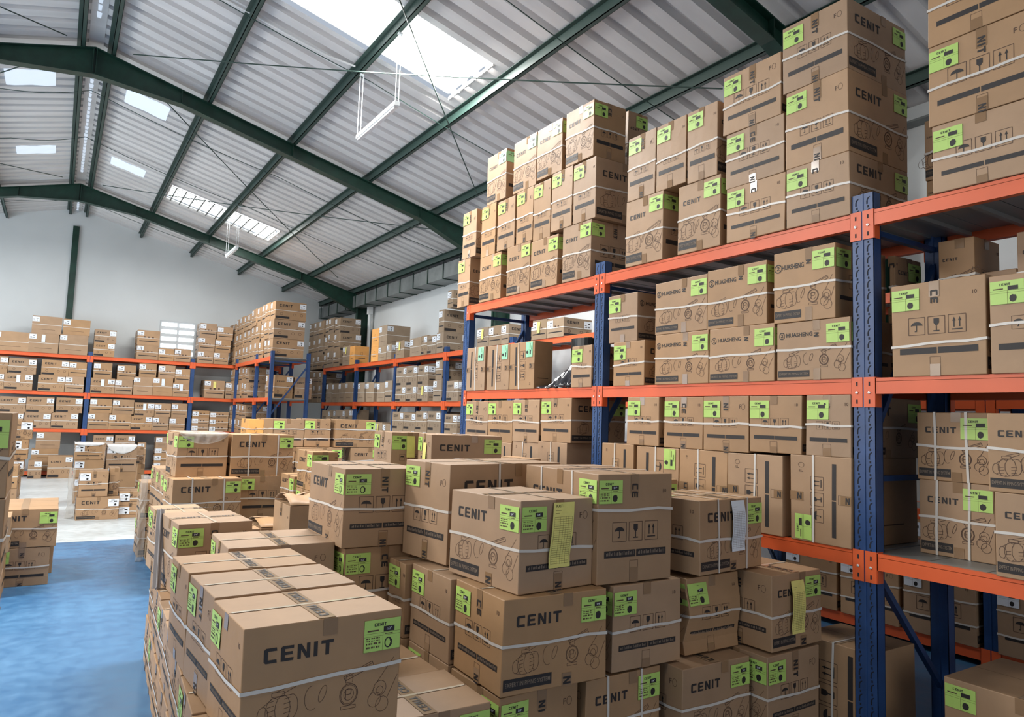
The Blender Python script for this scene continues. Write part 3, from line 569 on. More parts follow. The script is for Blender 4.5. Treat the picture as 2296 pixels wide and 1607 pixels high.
(-1.322, 20.1, 2.9, 0, 0.533, 0.682, 0.442, 'P', 'P', 'h', 'w', 'plain carton first from left, bottom layer, left bay, top shelf, end wall rack', GR[11], '', 'F', 0, 0),
(-0.644, 20.1, 2.9, 0, 0.462, 0.591, 0.454, 'P', 'P', 'h', 'w', 'plain carton second from left, bottom layer, left bay, top shelf, end wall rack', GR[11], 'w', 'F', 0, 0),
(-0.61, 20.1, 3.354, 0, 0.463, 0.592, 0.411, 'P', 'P', 'h', 'w', 'plain carton first from left, middle layer, left bay, top shelf, end wall rack', GR[11], '', 'F', 0, 0),
(-0.035, 20.1, 2.9, 0, 0.455, 0.583, 0.477, 'P', 'P', 'h', 'w', 'plain carton third from left, bottom layer, left bay, top shelf, end wall rack', GR[11], '', 'F', 0, 0),
(0.01, 20.1, 3.377, 0, 0.452, 0.556, 0.371, 'P', 'P', 'h', 'w', 'plain carton second from left, middle layer, left bay, top shelf, end wall rack', GR[11], '', 'F', 0, 0),
(0.674, 20.1, 2.9, 0, 0.372, 0.447, 0.341, 'S', 'L', 'h', 'w', 'printed carton first from left, bottom layer, middle bay, top shelf, end wall rack', GR[11], '', 'F', 0, 0),
(0.674, 20.1, 3.241, 0, 0.372, 0.466, 0.318, 'S', 'L', 'h', 'w', 'printed carton first from left, middle layer, middle bay, top shelf, end wall rack', GR[11], '', 'F', 0, 0),
(1.611, 20.1, 2.9, 0, 0.62, 0.485, 0.362, 'L', 'S', 'h', 'w', 'icon-side carton second from left, bottom layer, middle bay, top shelf, end wall rack', GR[11], '', 'F', 0, 0),
(1.601, 20.1, 3.262, 0, 0.646, 0.505, 0.372, 'L', 'S', 'h', 'w', 'icon-side carton second from left, middle layer, middle bay, top shelf, end wall rack', GR[11], '', 'F', 0, 0),
(2.104, 20.1, 2.9, 0, 0.46, 0.359, 0.31, 'L', 'S', 'h', 'w', 'icon-side carton third from left, bottom layer, middle bay, top shelf, end wall rack', GR[11], '', 'F', 0, 0),
(2.474, 20.1, 2.9, 0, 0.495, 0.386, 0.327, 'L', 'S', 'h', 'w', 'icon-side carton fourth from left, bottom layer, middle bay, top shelf, end wall rack', GR[11], '', 'F', 0, 0),
(3.021, 20.1, 2.9, 0, 0.496, 0.388, 0.324, 'L', 'S', 'h', 'w', 'icon-side carton first from left, bottom layer, right bay, top shelf, end wall rack', GR[11], '', 'F', 0, 0),
(3.032, 20.1, 3.224, 0, 0.504, 0.394, 0.357, 'L', 'S', 'h', 'w', 'icon-side carton first from left, middle layer, right bay, top shelf, end wall rack', GR[11], '', 'F', 0, 0),
(3.043, 20.1, 3.581, 0, 0.518, 0.405, 0.371, 'L', 'S', 'h', 'w', 'icon-side carton first from left, top layer, right bay, top shelf, end wall rack', GR[11], '', 'F', 0, 0),
(3.42, 20.1, 2.9, 0, 0.465, 0.363, 0.317, 'L', 'S', 'h', 'w', 'icon-side carton second from left, bottom layer, right bay, top shelf, end wall rack', GR[11], '', 'F', 0, 0),
(3.437, 20.1, 3.217, 0, 0.487, 0.38, 0.338, 'L', 'S', 'h', 'w', 'icon-side carton second from left, middle layer, right bay, top shelf, end wall rack', GR[11], '', 'F', 0, 0),
(3.47, 20.1, 3.556, 0, 0.502, 0.392, 0.341, 'L', 'S', 'h', 'w', 'icon-side carton second from left, top layer, right bay, top shelf, end wall rack', GR[11], '', 'F', 0, 0),
(-1.318, 20.1, 2, 0, 0.35, 0.27, 0.375, 'S', 'L', 'h', 'w', 'printed carton first from left, bottom layer, left bay, middle shelf, end wall rack', GR[11], '', 'F', 0, 0),
(-1.285, 20.1, 2.375, 0, 0.35, 0.287, 0.385, 'S', 'L', 'h', 'w', 'printed carton first from left, top layer, left bay, middle shelf, end wall rack', GR[11], '', 'F', 0, 0),
(-1.044, 20.1, 2, 0, 0.426, 0.546, 0.378, 'S', 'L', 'h', 'w', 'printed carton second from left, bottom layer, left bay, middle shelf, end wall rack', GR[11], 'w', 'F', 0, 0),
(-0.985, 20.1, 2.378, 0, 0.418, 0.535, 0.36, 'S', 'L', 'h', 'w', 'printed carton second from left, top layer, left bay, middle shelf, end wall rack', GR[11], '', 'F', 0, 0),
(-0.394, 20.1, 2, 0, 0.417, 0.533, 0.375, 'S', 'L', 'h', 'w', 'printed carton third from left, bottom layer, left bay, middle shelf, end wall rack', GR[11], '', 'F', 0, 0),
(-0.35, 20.1, 2.375, 0, 0.428, 0.548, 0.368, 'S', 'L', 'h', 'w', 'printed carton third from left, top layer, left bay, middle shelf, end wall rack', GR[11], '', 'F', 0, 0),
(0.148, 20.1, 2, 0, 0.492, 0.384, 0.378, 'L', 'S', 'h', 'w', 'icon-side carton fourth from left, bottom layer, left bay, middle shelf, end wall rack', GR[11], '', 'F', 0, 0),
(0.203, 20.1, 2.378, 0, 0.47, 0.363, 0.349, 'L', 'S', 'h', 'w', 'icon-side carton fourth from left, top layer, left bay, middle shelf, end wall rack', GR[11], '', 'F', 0, 0),
(0.674, 20.1, 2, 0, 0.408, 0.511, 0.373, 'S', 'L', 'h', 'w', 'printed carton first from left, bottom layer, middle bay, middle shelf, end wall rack', GR[11], 'w', 'F', 0, 0),
(0.71, 20.1, 2.373, 0, 0.503, 0.393, 0.374, 'L', 'S', 'h', 'w', 'icon-side carton first from left, top layer, middle bay, middle shelf, end wall rack', GR[11], '', 'F', 0, 0),
(1.191, 20.1, 2, 0, 0.492, 0.384, 0.363, 'L', 'S', 'h', 'w', 'icon-side carton second from left, bottom layer, middle bay, middle shelf, end wall rack', GR[11], '', 'F', 0, 0),
(1.223, 20.1, 2.363, 0, 0.513, 0.401, 0.36, 'L', 'S', 'h', 'w', 'icon-side carton second from left, top layer, middle bay, middle shelf, end wall rack', GR[11], '', 'F', 0, 0),
(1.595, 20.1, 2, 0, 0.35, 0.43, 0.456, 'P', 'P', 'h', 'w', 'plain carton third from left, bottom layer, middle bay, middle shelf, end wall rack', GR[11], '', 'F', 0, 0),
(1.699, 20.1, 2.456, 0, 0.496, 0.387, 0.344, 'L', 'S', 'h', 'w', 'icon-side carton third from left, top layer, middle bay, middle shelf, end wall rack', GR[11], '', 'F', 0, 0),
(2.03, 20.1, 2, 0, 0.357, 0.457, 0.461, 'P', 'P', 'h', 'w', 'plain carton fourth from left, bottom layer, middle bay, middle shelf, end wall rack', GR[11], 'w', 'F', 0, 0),
(2.137, 20.1, 2.461, 0, 0.489, 0.382, 0.323, 'L', 'S', 'h', 'w', 'icon-side carton fourth from left, top layer, middle bay, middle shelf, end wall rack', GR[11], '', 'F', 0, 0),
(2.494, 20.1, 2, 0, 0.518, 0.382, 0.351, 'L', 'S', 'h', 'w', 'icon-side carton fifth from left, bottom layer, middle bay, middle shelf, end wall rack', GR[11], 'w', 'F', 0, 0),
(2.526, 20.1, 2.351, 0, 0.477, 0.35, 0.366, 'L', 'S', 'h', 'w', 'icon-side carton fifth from left, top layer, middle bay, middle shelf, end wall rack', GR[11], '', 'F', 0, 0),
(3.249, 20.1, 2, 0, 0.629, 0.491, 0.464, 'L', 'S', 'h', 'w', 'icon-side carton first from left, bottom layer, right bay, middle shelf, end wall rack', GR[11], 'y', 'F', 0, 0),
(3.768, 20.1, 2, 0, 0.209, 0.163, 0.439, 'L', 'S', 'h', 'w', 'icon-side carton second from left, bottom layer, right bay, middle shelf, end wall rack', GR[11], '', 'F', 0, 0),
(-1.152, 20.1, 1.13, 0, 0.421, 0.538, 0.35, 'S', 'L', 'h', 'w', 'printed carton first from left, bottom layer, left bay, lower shelf, end wall rack', GR[11], '', 'F', 0, 0, 0),
(-1.135, 20.1, 1.48, 0, 0.424, 0.543, 0.363, 'S', 'L', 'h', 'w', 'printed carton first from left, middle layer, left bay, lower shelf, end wall rack', GR[11], '', 'F', 0, 0),
(-0.596, 20.1, 1.13, 0, 0.406, 0.519, 0.357, 'S', 'L', 'h', 'w', 'printed carton second from left, bottom layer, left bay, lower shelf, end wall rack', GR[11], '', 'F', 0, 0),
(-0.583, 20.1, 1.487, 0, 0.425, 0.545, 0.37, 'S', 'L', 'h', 'w', 'printed carton second from left, middle layer, left bay, lower shelf, end wall rack', GR[11], '', 'F', 0, 0),
(-0.069, 20.1, 1.13, 0, 0.426, 0.545, 0.375, 'S', 'L', 'h', 'w', 'printed carton third from left, bottom layer, left bay, lower shelf, end wall rack', GR[11], '', 'F', 0, 0),
(0.004, 20.1, 1.505, 0, 0.419, 0.537, 0.359, 'S', 'L', 'h', 'w', 'printed carton third from left, middle layer, left bay, lower shelf, end wall rack', GR[11], '', 'F', 0, 0),
(0.674, 20.1, 1.13, 0, 0.596, 0.443, 0.391, 'L', 'S', 'h', 'w', 'icon-side carton first from left, bottom layer, middle bay, lower shelf, end wall rack', GR[11], '', 'F', 0, 0),
(0.698, 20.1, 1.521, 0, 0.598, 0.467, 0.351, 'L', 'S', 'h', 'w', 'icon-side carton first from left, middle layer, middle bay, lower shelf, end wall rack', GR[11], '', 'F', 0, 0),
(1.122, 20.1, 1.13, 0, 0.614, 0.479, 0.379, 'L', 'S', 'h', 'w', 'icon-side carton second from left, bottom layer, middle bay, lower shelf, end wall rack', GR[11], '', 'F', 0, 0),
(1.179, 20.1, 1.509, 0, 0.597, 0.466, 0.362, 'L', 'S', 'h', 'w', 'icon-side carton second from left, middle layer, middle bay, lower shelf, end wall rack', GR[11], '', 'F', 0, 0),
(1.606, 20.1, 1.13, 0, 0.366, 0.468, 0.35, 'S', 'L', 'h', 'w', 'printed carton third from left, bottom layer, middle bay, lower shelf, end wall rack', GR[11], '', 'F', 0, 0),
(1.66, 20.1, 1.48, 0, 0.35, 0.445, 0.338, 'S', 'L', 'h', 'w', 'printed carton third from left, middle layer, middle bay, lower shelf, end wall rack', GR[11], 'w', 'F', 0, 0),
(2.08, 20.1, 1.13, 0, 0.478, 0.373, 0.339, 'L', 'S', 'h', 'w', 'icon-side carton fourth from left, bottom layer, middle bay, lower shelf, end wall rack', GR[11], '', 'F', 0, 0),
(2.115, 20.1, 1.469, 0, 0.472, 0.369, 0.342, 'L', 'S', 'h', 'w', 'icon-side carton fourth from left, middle layer, middle bay, lower shelf, end wall rack', GR[11], '', 'F', 0, 0),
(2.469, 20.1, 1.13, 0, 0.468, 0.366, 0.327, 'L', 'S', 'h', 'w', 'icon-side carton fifth from left, bottom layer, middle bay, lower shelf, end wall rack', GR[11], '', 'F', 0, 0),
(2.5, 20.1, 1.457, 0, 0.471, 0.368, 0.369, 'L', 'S', 'h', 'w', 'icon-side carton fifth from left, middle layer, middle bay, lower shelf, end wall rack', GR[11], '', 'F', 0, 0),
(2.999, 20.1, 1.13, 0, 0.525, 0.41, 0.158, 'L', 'S', 'h', 'w', 'icon-side carton first from left, bottom layer, right bay, lower shelf, end wall rack', GR[11], '', 'F', 0, 0),
(2.999, 20.1, 1.288, 0, 0.525, 0.41, 0.186, 'L', 'S', 'h', 'w', 'icon-side carton first from left, middle layer, right bay, lower shelf, end wall rack', GR[11], '', 'F', 0, 0),
(2.999, 20.1, 1.474, 0, 0.525, 0.41, 0.187, 'L', 'S', 'h', 'w', 'icon-side carton first from left, top layer, right bay, lower shelf, end wall rack', GR[11], '', 'F', 0, 0),
(3.425, 20.1, 1.13, 0, 0.588, 0.46, 0.146, 'L', 'S', 'h', 'w', 'icon-side carton second from left, bottom layer, right bay, lower shelf, end wall rack', GR[11], '', 'F', 0, 0),
(3.425, 20.1, 1.276, 0, 0.588, 0.46, 0.189, 'L', 'S', 'h', 'w', 'icon-side carton second from left, middle layer, right bay, lower shelf, end wall rack', GR[11], '', 'F', 0, 0),
(3.431, 20.1, 1.464, 0, 0.581, 0.454, 0.177, 'L', 'S', 'h', 'w', 'icon-side carton second from left, top layer, right bay, lower shelf, end wall rack', GR[11], '', 'F', 0, 0),
(0.817, 20.1, 0.13, 0, 0.35, 0.424, 0.507, 'S', 'L', 'h', 'w', 'printed carton first from left, bottom layer, middle bay, floor shelf, end wall rack', GR[11], '', 'F', 0, 0, 0),
(0.826, 20.1, 0.637, 0, 0.35, 0.424, 0.348, 'S', 'L', 'h', 'w', 'printed carton first from left, second layer, middle bay, floor shelf, end wall rack', GR[11], '', 'F', 0, 0),
(1.279, 20.1, 0.13, 0, 0.35, 0.436, 0.488, 'S', 'L', 'h', 'w', 'printed carton second from left, bottom layer, middle bay, floor shelf, end wall rack', GR[11], '', 'F', 0, 0, 0),
(1.289, 20.1, 0.618, 0, 0.35, 0.437, 0.375, 'S', 'L', 'h', 'w', 'printed carton second from left, second layer, middle bay, floor shelf, end wall rack', GR[11], '', 'F', 0, 0),
(1.794, 20.1, 0.13, 0, 0.35, 0.189, 0.379, 'P', 'P', 'h', 'w', 'plain carton third from left, bottom layer, middle bay, floor shelf, end wall rack', GR[11], '', 'F', 0, 0, 0),
(1.794, 20.1, 0.509, 0, 0.35, 0.189, 0.311, 'P', 'P', 'h', 'w', 'plain carton third from left, second layer, middle bay, floor shelf, end wall rack', GR[11], '', 'F', 0, 0, 0),
(2.184, 20.1, 0.13, 0, 0.378, 0.296, 0.2, 'L', 'S', 'h', 'w', 'icon-side carton fourth from left, bottom layer, middle bay, floor shelf, end wall rack', GR[11], '', 'F', 0, 0),
(2.184, 20.1, 0.33, 0, 0.378, 0.296, 0.191, 'L', 'S', 'h', 'w', 'icon-side carton fourth from left, second layer, middle bay, floor shelf, end wall rack', GR[11], '', 'F', 0, 0),
(2.194, 20.1, 0.521, 0, 0.365, 0.285, 0.18, 'L', 'S', 'h', 'w', 'icon-side carton, third layer, middle bay, floor shelf, end wall rack', GR[11], '', 'F', 0, 0),
(2.194, 20.1, 0.701, 0, 0.35, 0.285, 0.271, 'P', 'P', 'h', 'w', 'plain carton, fourth layer, middle bay, floor shelf, end wall rack', GR[11], '', 'F', 0, 0),
(-0.428, 19.6, 0, 0, 0.35, 0.262, 0.413, 'S', 'L', 'h', 'w', 'printed carton first from left, on the floor before the end wall rack', GR[2], '', 'F', 0, 0),
(-0.056, 19.6, 0, 0, 0.381, 0.488, 0.515, 'S', 'L', 'h', 'w', 'printed carton second from left, on the floor before the end wall rack', GR[2], '', 'F', 0, 0),
(-0.418, 20.1, 0.13, 0, 0.396, 0.507, 0.271, 'P', 'P', 'h', 'w', 'plain carton, bottom layer, left end of floor shelf, end wall rack', GR[11], '', 'F', 0, 0, 0),
(-0.4, 20.1, 0.401, 0, 0.418, 0.534, 0.251, 'P', 'P', 'h', 'w', 'plain carton, middle layer, left end of floor shelf, end wall rack', GR[11], '', 'F', 0, 0),
(-0.331, 20.1, 0.652, 0, 0.377, 0.483, 0.389, 'P', 'P', 'h', 'w', 'plain carton, top layer, left end of floor shelf, end wall rack', GR[11], '', 'F', 0, 0),
(3.905, 15.97, 2.9, 0, 0.418, 0.68, 0.405, 'S', 'L', 'h', 'w', 'carton, bottom layer, nearest column, top shelf of the corner rack', GR[1], '', 'F', 0, 0),
(3.907, 15.97, 3.309, 0, 0.418, 0.68, 0.422, 'S', 'L', 'h', 'w', 'carton, middle layer, nearest column, top shelf of the corner rack', GR[1], '', 'F', 0, 0),
(3.918, 15.97, 3.736, 0, 0.418, 0.68, 0.403, 'S', 'L', 'h', 'w', 'carton, top layer, nearest column, top shelf of the corner rack', GR[1], '', 'F', 0, 0),
(3.936, 16.41, 2.9, 0, 0.418, 0.68, 0.433, 'S', 'L', 'h', 'w', 'carton, bottom layer, second from near end, top shelf of the corner rack', GR[1], '', 'F', 0, 0),
(3.91, 16.41, 3.337, 0, 0.418, 0.68, 0.41, 'S', 'L', 'h', 'w', 'carton, middle layer, second from near end, top shelf of the corner rack', GR[1], '', 'F', 0, 0),
(3.912, 16.41, 3.751, 0, 0.418, 0.68, 0.407, 'S', 'L', 'h', 'w', 'carton, top layer, second from near end, top shelf of the corner rack', GR[1], '', 'F', 0, 0),
(3.905, 16.85, 2.9, 0, 0.396, 0.68, 0.403, 'S', 'L', 'h', 'w', 'carton, bottom layer, third from near end, top shelf of the corner rack', GR[1], '', 'F', 0, 0),
(3.942, 16.85, 3.307, 0, 0.396, 0.68, 0.418, 'S', 'L', 'h', 'w', 'carton, middle layer, third from near end, top shelf of the corner rack', GR[1], '', 'F', 0, 0),
(3.936, 16.85, 3.729, 0, 0.396, 0.68, 0.441, 'S', 'L', 'h', 'w', 'carton, top layer, third from near end, top shelf of the corner rack', GR[1], '', 'F', 0, 0),
(3.909, 17.354, 2.9, 0, 0.354, 0.68, 0.428, 'S', 'L', 'h', 'w', 'carton, bottom layer, fourth from near end, top shelf of the corner rack', GR[1], '', 'F', 0, 0, 0),
(3.928, 17.354, 3.332, 0, 0.354, 0.68, 0.396, 'S', 'L', 'h', 'w', 'carton, middle layer, fourth from near end, top shelf of the corner rack', GR[1], '', 'F', 0, 0),
(3.938, 17.354, 3.732, 0, 0.354, 0.68, 0.433, 'S', 'L', 'h', 'w', 'carton, top layer, fourth from near end, top shelf of the corner rack', GR[1], '', 'F', 0, 0, 0),
(3.904, 17.73, 2.9, 0, 0.418, 0.68, 0.431, 'S', 'L', 'h', 'w', 'carton, bottom layer, fifth from near end, top shelf of the corner rack', GR[1], '', 'F', 0, 0, 0),
(3.93, 17.73, 3.335, 0, 0.418, 0.68, 0.405, 'S', 'L', 'h', 'w', 'carton, middle layer, fifth from near end, top shelf of the corner rack', GR[1], '', 'F', 0, 0, 0),
(3.908, 17.73, 3.744, 0, 0.418, 0.68, 0.412, 'S', 'L', 'h', 'w', 'carton, top layer, fifth from near end, top shelf of the corner rack', GR[1], '', 'F', 0, 0, 0),
(3.904, 18.17, 2.9, 0, 0.418, 0.68, 0.395, 'S', 'L', 'h', 'w', 'carton, bottom layer, sixth from near end, top shelf of the corner rack', GR[1], '', 'F', 0, 0, 0),
(3.939, 18.17, 3.299, 0, 0.418, 0.68, 0.414, 'S', 'L', 'h', 'w', 'carton, middle layer, sixth from near end, top shelf of the corner rack', GR[1], '', 'F', 0, 0, 0),
(3.914, 18.17, 3.717, 0, 0.418, 0.68, 0.381, 'S', 'L', 'h', 'w', 'carton, top layer, sixth from near end, top shelf of the corner rack', GR[1], '', 'F', 0, 0, 0),
(3.926, 18.61, 2.9, 0, 0.418, 0.68, 0.412, 'S', 'L', 'h', 'w', 'carton, bottom layer, seventh from near end, top shelf of the corner rack', GR[1], '', 'F', 0, 0, 0),
(3.938, 18.61, 3.316, 0, 0.418, 0.68, 0.395, 'S', 'L', 'h', 'w', 'carton, middle layer, seventh from near end, top shelf of the corner rack', GR[1], '', 'F', 0, 0, 0),
(3.919, 18.61, 3.715, 0, 0.418, 0.68, 0.381, 'S', 'L', 'h', 'w', 'carton, top layer, seventh from near end, top shelf of the corner rack', GR[1], '', 'F', 0, 0, 0),
(3.919, 19.05, 2.9, 0, 0.396, 0.68, 0.4, 'S', 'L', 'h', 'w', 'carton, bottom layer, eighth from near end, top shelf of the corner rack', GR[1], '', 'F', 0, 0, 0),
(3.914, 19.05, 3.304, 0, 0.396, 0.68, 0.378, 'S', 'L', 'h', 'w', 'carton, middle layer, eighth from near end, top shelf of the corner rack', GR[1], '', 'F', 0, 0, 0),
(3.902, 19.05, 3.686, 0, 0.396, 0.68, 0.422, 'S', 'L', 'h', 'w', 'carton, top layer, eighth from near end, top shelf of the corner rack', GR[1], '', 'F', 0, 0, 0),
(3.928, 19.554, 2.9, 0, 0.354, 0.68, 0.378, 'S', 'L', 'h', 'w', 'carton, bottom layer, ninth from near end, top shelf of the corner rack', GR[1], '', 'F', 0, 0, 0),
(3.924, 19.554, 3.282, 0, 0.354, 0.68, 0.405, 'S', 'L', 'h', 'w', 'carton, middle layer, ninth from near end, top shelf of the corner rack', GR[1], '', 'F', 0, 0, 0),
(3.915, 19.554, 3.691, 0, 0.354, 0.68, 0.404, 'S', 'L', 'h', 'w', 'carton, top layer, ninth from near end, top shelf of the corner rack', GR[1], '', 'F', 0, 0, 0),
(3.909, 19.93, 2.9, 0, 0.418, 0.68, 0.396, 'S', 'L', 'h', 'w', 'carton, bottom layer, tenth from near end, top shelf of the corner rack', GR[1], '', 'F', 0, 0, 0),
(3.909, 19.93, 3.3, 0, 0.418, 0.68, 0.353, 'S', 'L', 'h', 'w', 'carton, middle layer, tenth from near end, top shelf of the corner rack', GR[1], '', 'F', 0, 0, 0),
(3.912, 19.93, 3.657, 0, 0.418, 0.68, 0.345, 'S', 'L', 'h', 'w', 'carton, top layer, tenth from near end, top shelf of the corner rack', GR[1], '', 'F', 0, 0, 0),
(3.934, 20.37, 2.9, 0, 0.418, 0.68, 0.37, 'S', 'L', 'h', 'w', 'carton, bottom layer, eleventh from near end, top shelf of the corner rack', GR[1], '', 'F', 0, 0, 0),
(3.925, 20.37, 3.274, 0, 0.418, 0.68, 0.375, 'S', 'L', 'h', 'w', 'carton, middle layer, eleventh from near end, top shelf of the corner rack', GR[1], '', 'F', 0, 0, 0),
(3.905, 20.37, 3.653, 0, 0.418, 0.68, 0.359, 'S', 'L', 'h', 'w', 'carton, top layer, eleventh from near end, top shelf of the corner rack', GR[1], '', 'F', 0, 0, 0),
(4.01, 16.02, 2, 0, 0.418, 0.4, 0.498, 'S', 'L', 'h', 'w', 'carton, single layer, nearest column, middle shelf of the corner rack', GR[1], '', 'F', 0, 0),
(4.028, 16.46, 2, 0, 0.428, 0.4, 0.527, 'S', 'L', 'h', 'w', 'carton, single layer, second from near end, middle shelf of the corner rack', GR[1], '', 'F', 0, 0),
(4.455, 16.02, 2, 0, 0.868, 0.38, 0.485, 'S', 'L', 'h', 'w', 'carton, single layer, middle shelf of the corner rack, right side', GR[1], '', 'F', 0, 0),
(3.921, 18.2, 2, 0, 0.388, 0.55, 0.383, 'S', 'L', 'h', 'w', 'carton, lower layer, nearest column, middle shelf, corner rack, far half', GR[1], '', 'F', 0, 0),
(3.931, 18.2, 2.387, 0, 0.388, 0.55, 0.371, 'S', 'L', 'h', 'w', 'carton, upper layer, nearest column, middle shelf, corner rack, far half', GR[1], '', 'F', 0, 0),
(3.943, 18.6, 2, 0, 0.388, 0.55, 0.412, 'S', 'L', 'h', 'w', 'carton, lower layer, second from near end, middle shelf, corner rack, far half', GR[1], '', 'F', 0, 0, 0),
(3.943, 18.6, 2.416, 0, 0.388, 0.55, 0.37, 'S', 'L', 'h', 'w', 'carton, upper layer, second from near end, middle shelf, corner rack, far half', GR[1], '', 'F', 0, 0, 0),
(3.913, 19, 2, 0, 0.388, 0.55, 0.377, 'S', 'L', 'h', 'w', 'carton, lower layer, third from near end, middle shelf, corner rack, far half', GR[1], '', 'F', 0, 0, 0),
(3.935, 19, 2.381, 0, 0.388, 0.55, 0.414, 'S', 'L', 'h', 'w', 'carton, upper layer, third from near end, middle shelf, corner rack, far half', GR[1], '', 'F', 0, 0, 0),
(3.942, 19.554, 2, 0, 0.234, 0.55, 0.392, 'S', 'L', 'h', 'w', 'carton, lower layer, fourth from near end, middle shelf, corner rack, far half', GR[1], '', 'F', 0, 0, 0),
(3.937, 19.554, 2.396, 0, 0.234, 0.55, 0.384, 'S', 'L', 'h', 'w', 'carton, upper layer, fourth from near end, middle shelf, corner rack, far half', GR[1], '', 'F', 0, 0, 0),
(3.909, 19.8, 2, 0, 0.388, 0.55, 0.388, 'S', 'L', 'h', 'w', 'carton, lower layer, fifth from near end, middle shelf, corner rack, far half', GR[1], '', 'F', 0, 0, 0),
(3.906, 19.8, 2.392, 0, 0.388, 0.55, 0.382, 'S', 'L', 'h', 'w', 'carton, upper layer, fifth from near end, middle shelf, corner rack, far half', GR[1], '', 'F', 0, 0, 0),
(3.943, 18.2, 1.13, 0, 0.388, 0.55, 0.361, 'S', 'L', 'h', 'w', 'carton, lower layer, nearest column, lower shelf, corner rack, far half', GR[1], '', 'F', 0, 0, 0),
(3.9, 18.2, 1.495, 0, 0.388, 0.55, 0.344, 'S', 'L', 'h', 'w', 'carton, upper layer, nearest column, lower shelf, corner rack, far half', GR[1], '', 'F', 0, 0),
(3.908, 18.6, 1.13, 0, 0.388, 0.55, 0.348, 'S', 'L', 'h', 'w', 'carton, lower layer, second from near end, lower shelf, corner rack, far half', GR[1], '', 'F', 0, 0, 0),
(3.916, 18.6, 1.482, 0, 0.388, 0.55, 0.376, 'S', 'L', 'h', 'w', 'carton, upper layer, second from near end, lower shelf, corner rack, far half', GR[1], '', 'F', 0, 0, 0),
(3.904, 19, 1.13, 0, 0.388, 0.55, 0.358, 'S', 'L', 'h', 'w', 'carton, lower layer, third from near end, lower shelf, corner rack, far half', GR[1], '', 'F', 0, 0, 0),
(3.919, 19, 1.492, 0, 0.388, 0.55, 0.374, 'S', 'L', 'h', 'w', 'carton, upper layer, third from near end, lower shelf, corner rack, far half', GR[1], '', 'F', 0, 0, 0),
(3.903, 19.554, 1.13, 0, 0.234, 0.55, 0.354, 'S', 'L', 'h', 'w', 'carton, lower layer, fourth from near end, lower shelf, corner rack, far half', GR[1], '', 'F', 0, 0, 0),
(3.908, 19.554, 1.488, 0, 0.234, 0.55, 0.34, 'S', 'L', 'h', 'w', 'carton, upper layer, fourth from near end, lower shelf, corner rack, far half', GR[1], '', 'F', 0, 0, 0),
(3.907, 19.8, 1.13, 0, 0.388, 0.55, 0.373, 'S', 'L', 'h', 'w', 'carton, lower layer, fifth from near end, lower shelf, corner rack, far half', GR[1], '', 'F', 0, 0, 0),
(3.922, 19.8, 1.507, 0, 0.388, 0.55, 0.321, 'S', 'L', 'h', 'w', 'carton, upper layer, fifth from near end, lower shelf, corner rack, far half', GR[1], '', 'F', 0, 0, 0),
(5.88, 19.558, 2.88, 0, 0.436, 0.54, 0.358, 'S', 'L', 'h', 'w', 'icon-side carton first from left, bottom layer, far bay, top shelf, right wall rack', GR[12], '', 'W', 0, -1, 0),
(5.88, 19.558, 3.238, 0, 0.436, 0.54, 0.471, 'S', 'L', 'h', 'w', 'icon-side carton first from left, middle layer, far bay, top shelf, right wall rack', GR[12], '', 'W', 0, -1),
(5.88, 19.558, 3.709, 0, 0.436, 0.54, 0.473, 'S', 'L', 'h', 'w', 'icon-side carton first from left, top layer, far bay, top shelf, right wall rack', GR[12], '', 'W', 0, -1),
(5.88, 19.118, 2.88, 0, 0.419, 0.537, 0.357, 'S', 'L', 'h', 'w', 'icon-side carton second from left, bottom layer, far bay, top shelf, right wall rack', GR[12], '', 'W', 0, -1),
(5.88, 19.118, 3.237, 0, 0.419, 0.537, 0.472, 'S', 'L', 'h', 'w', 'icon-side carton second from left, middle layer, far bay, top shelf, right wall rack', GR[12], '', 'W', 0, -1),
(5.88, 19.118, 3.709, 0, 0.419, 0.537, 0.468, 'S', 'L', 'h', 'w', 'icon-side carton second from left, top layer, far bay, top shelf, right wall rack', GR[12], '', 'W', 0, -1),
(5.88, 18.695, 2.88, 0, 0.404, 0.517, 0.357, 'S', 'L', 'h', 'w', 'icon-side carton third from left, bottom layer, far bay, top shelf, right wall rack', GR[12], '', 'W', 0, -1),
(5.88, 18.695, 3.237, 0, 0.404, 0.517, 0.472, 'S', 'L', 'h', 'w', 'icon-side carton third from left, middle layer, far bay, top shelf, right wall rack', GR[12], '', 'W', 0, -1),
(5.88, 18.695, 3.709, 0, 0.404, 0.517, 0.464, 'S', 'L', 'h', 'w', 'icon-side carton third from left, top layer, far bay, top shelf, right wall rack', GR[12], '', 'W', 0, -1),
(5.88, 18.305, 2.88, 0, 0.241, 0.475, 0.357, 'S', 'L', 'h', 'w', 'icon-side carton first from left, bottom layer, second bay, top shelf, right wall rack', GR[12], '', 'W', 0, -1, 0),
(5.88, 18.305, 3.237, 0, 0.241, 0.475, 0.473, 'S', 'L', 'h', 'w', 'icon-side carton first from left, middle layer, second bay, top shelf, right wall rack', GR[12], '', 'W', 0, -1, 0),
(5.88, 18.305, 3.71, 0, 0.241, 0.475, 0.46, 'S', 'L', 'h', 'w', 'icon-side carton first from left, top layer, second bay, top shelf, right wall rack', GR[12], '', 'W', 0, -1, 0),
(5.88, 17.806, 2.88, 0, 0.481, 0.54, 0.42, 'S', 'L', 'h', 'w', 'icon-side carton second from left, bottom layer, second bay, top shelf, right wall rack', GR[12], '', 'W', 0, -1),
(5.88, 17.806, 3.3, 0, 0.481, 0.54, 0.459, 'S', 'L', 'h', 'w', 'icon-side carton second from left, middle layer, second bay, top shelf, right wall rack', GR[12], '', 'W', 0, -1),
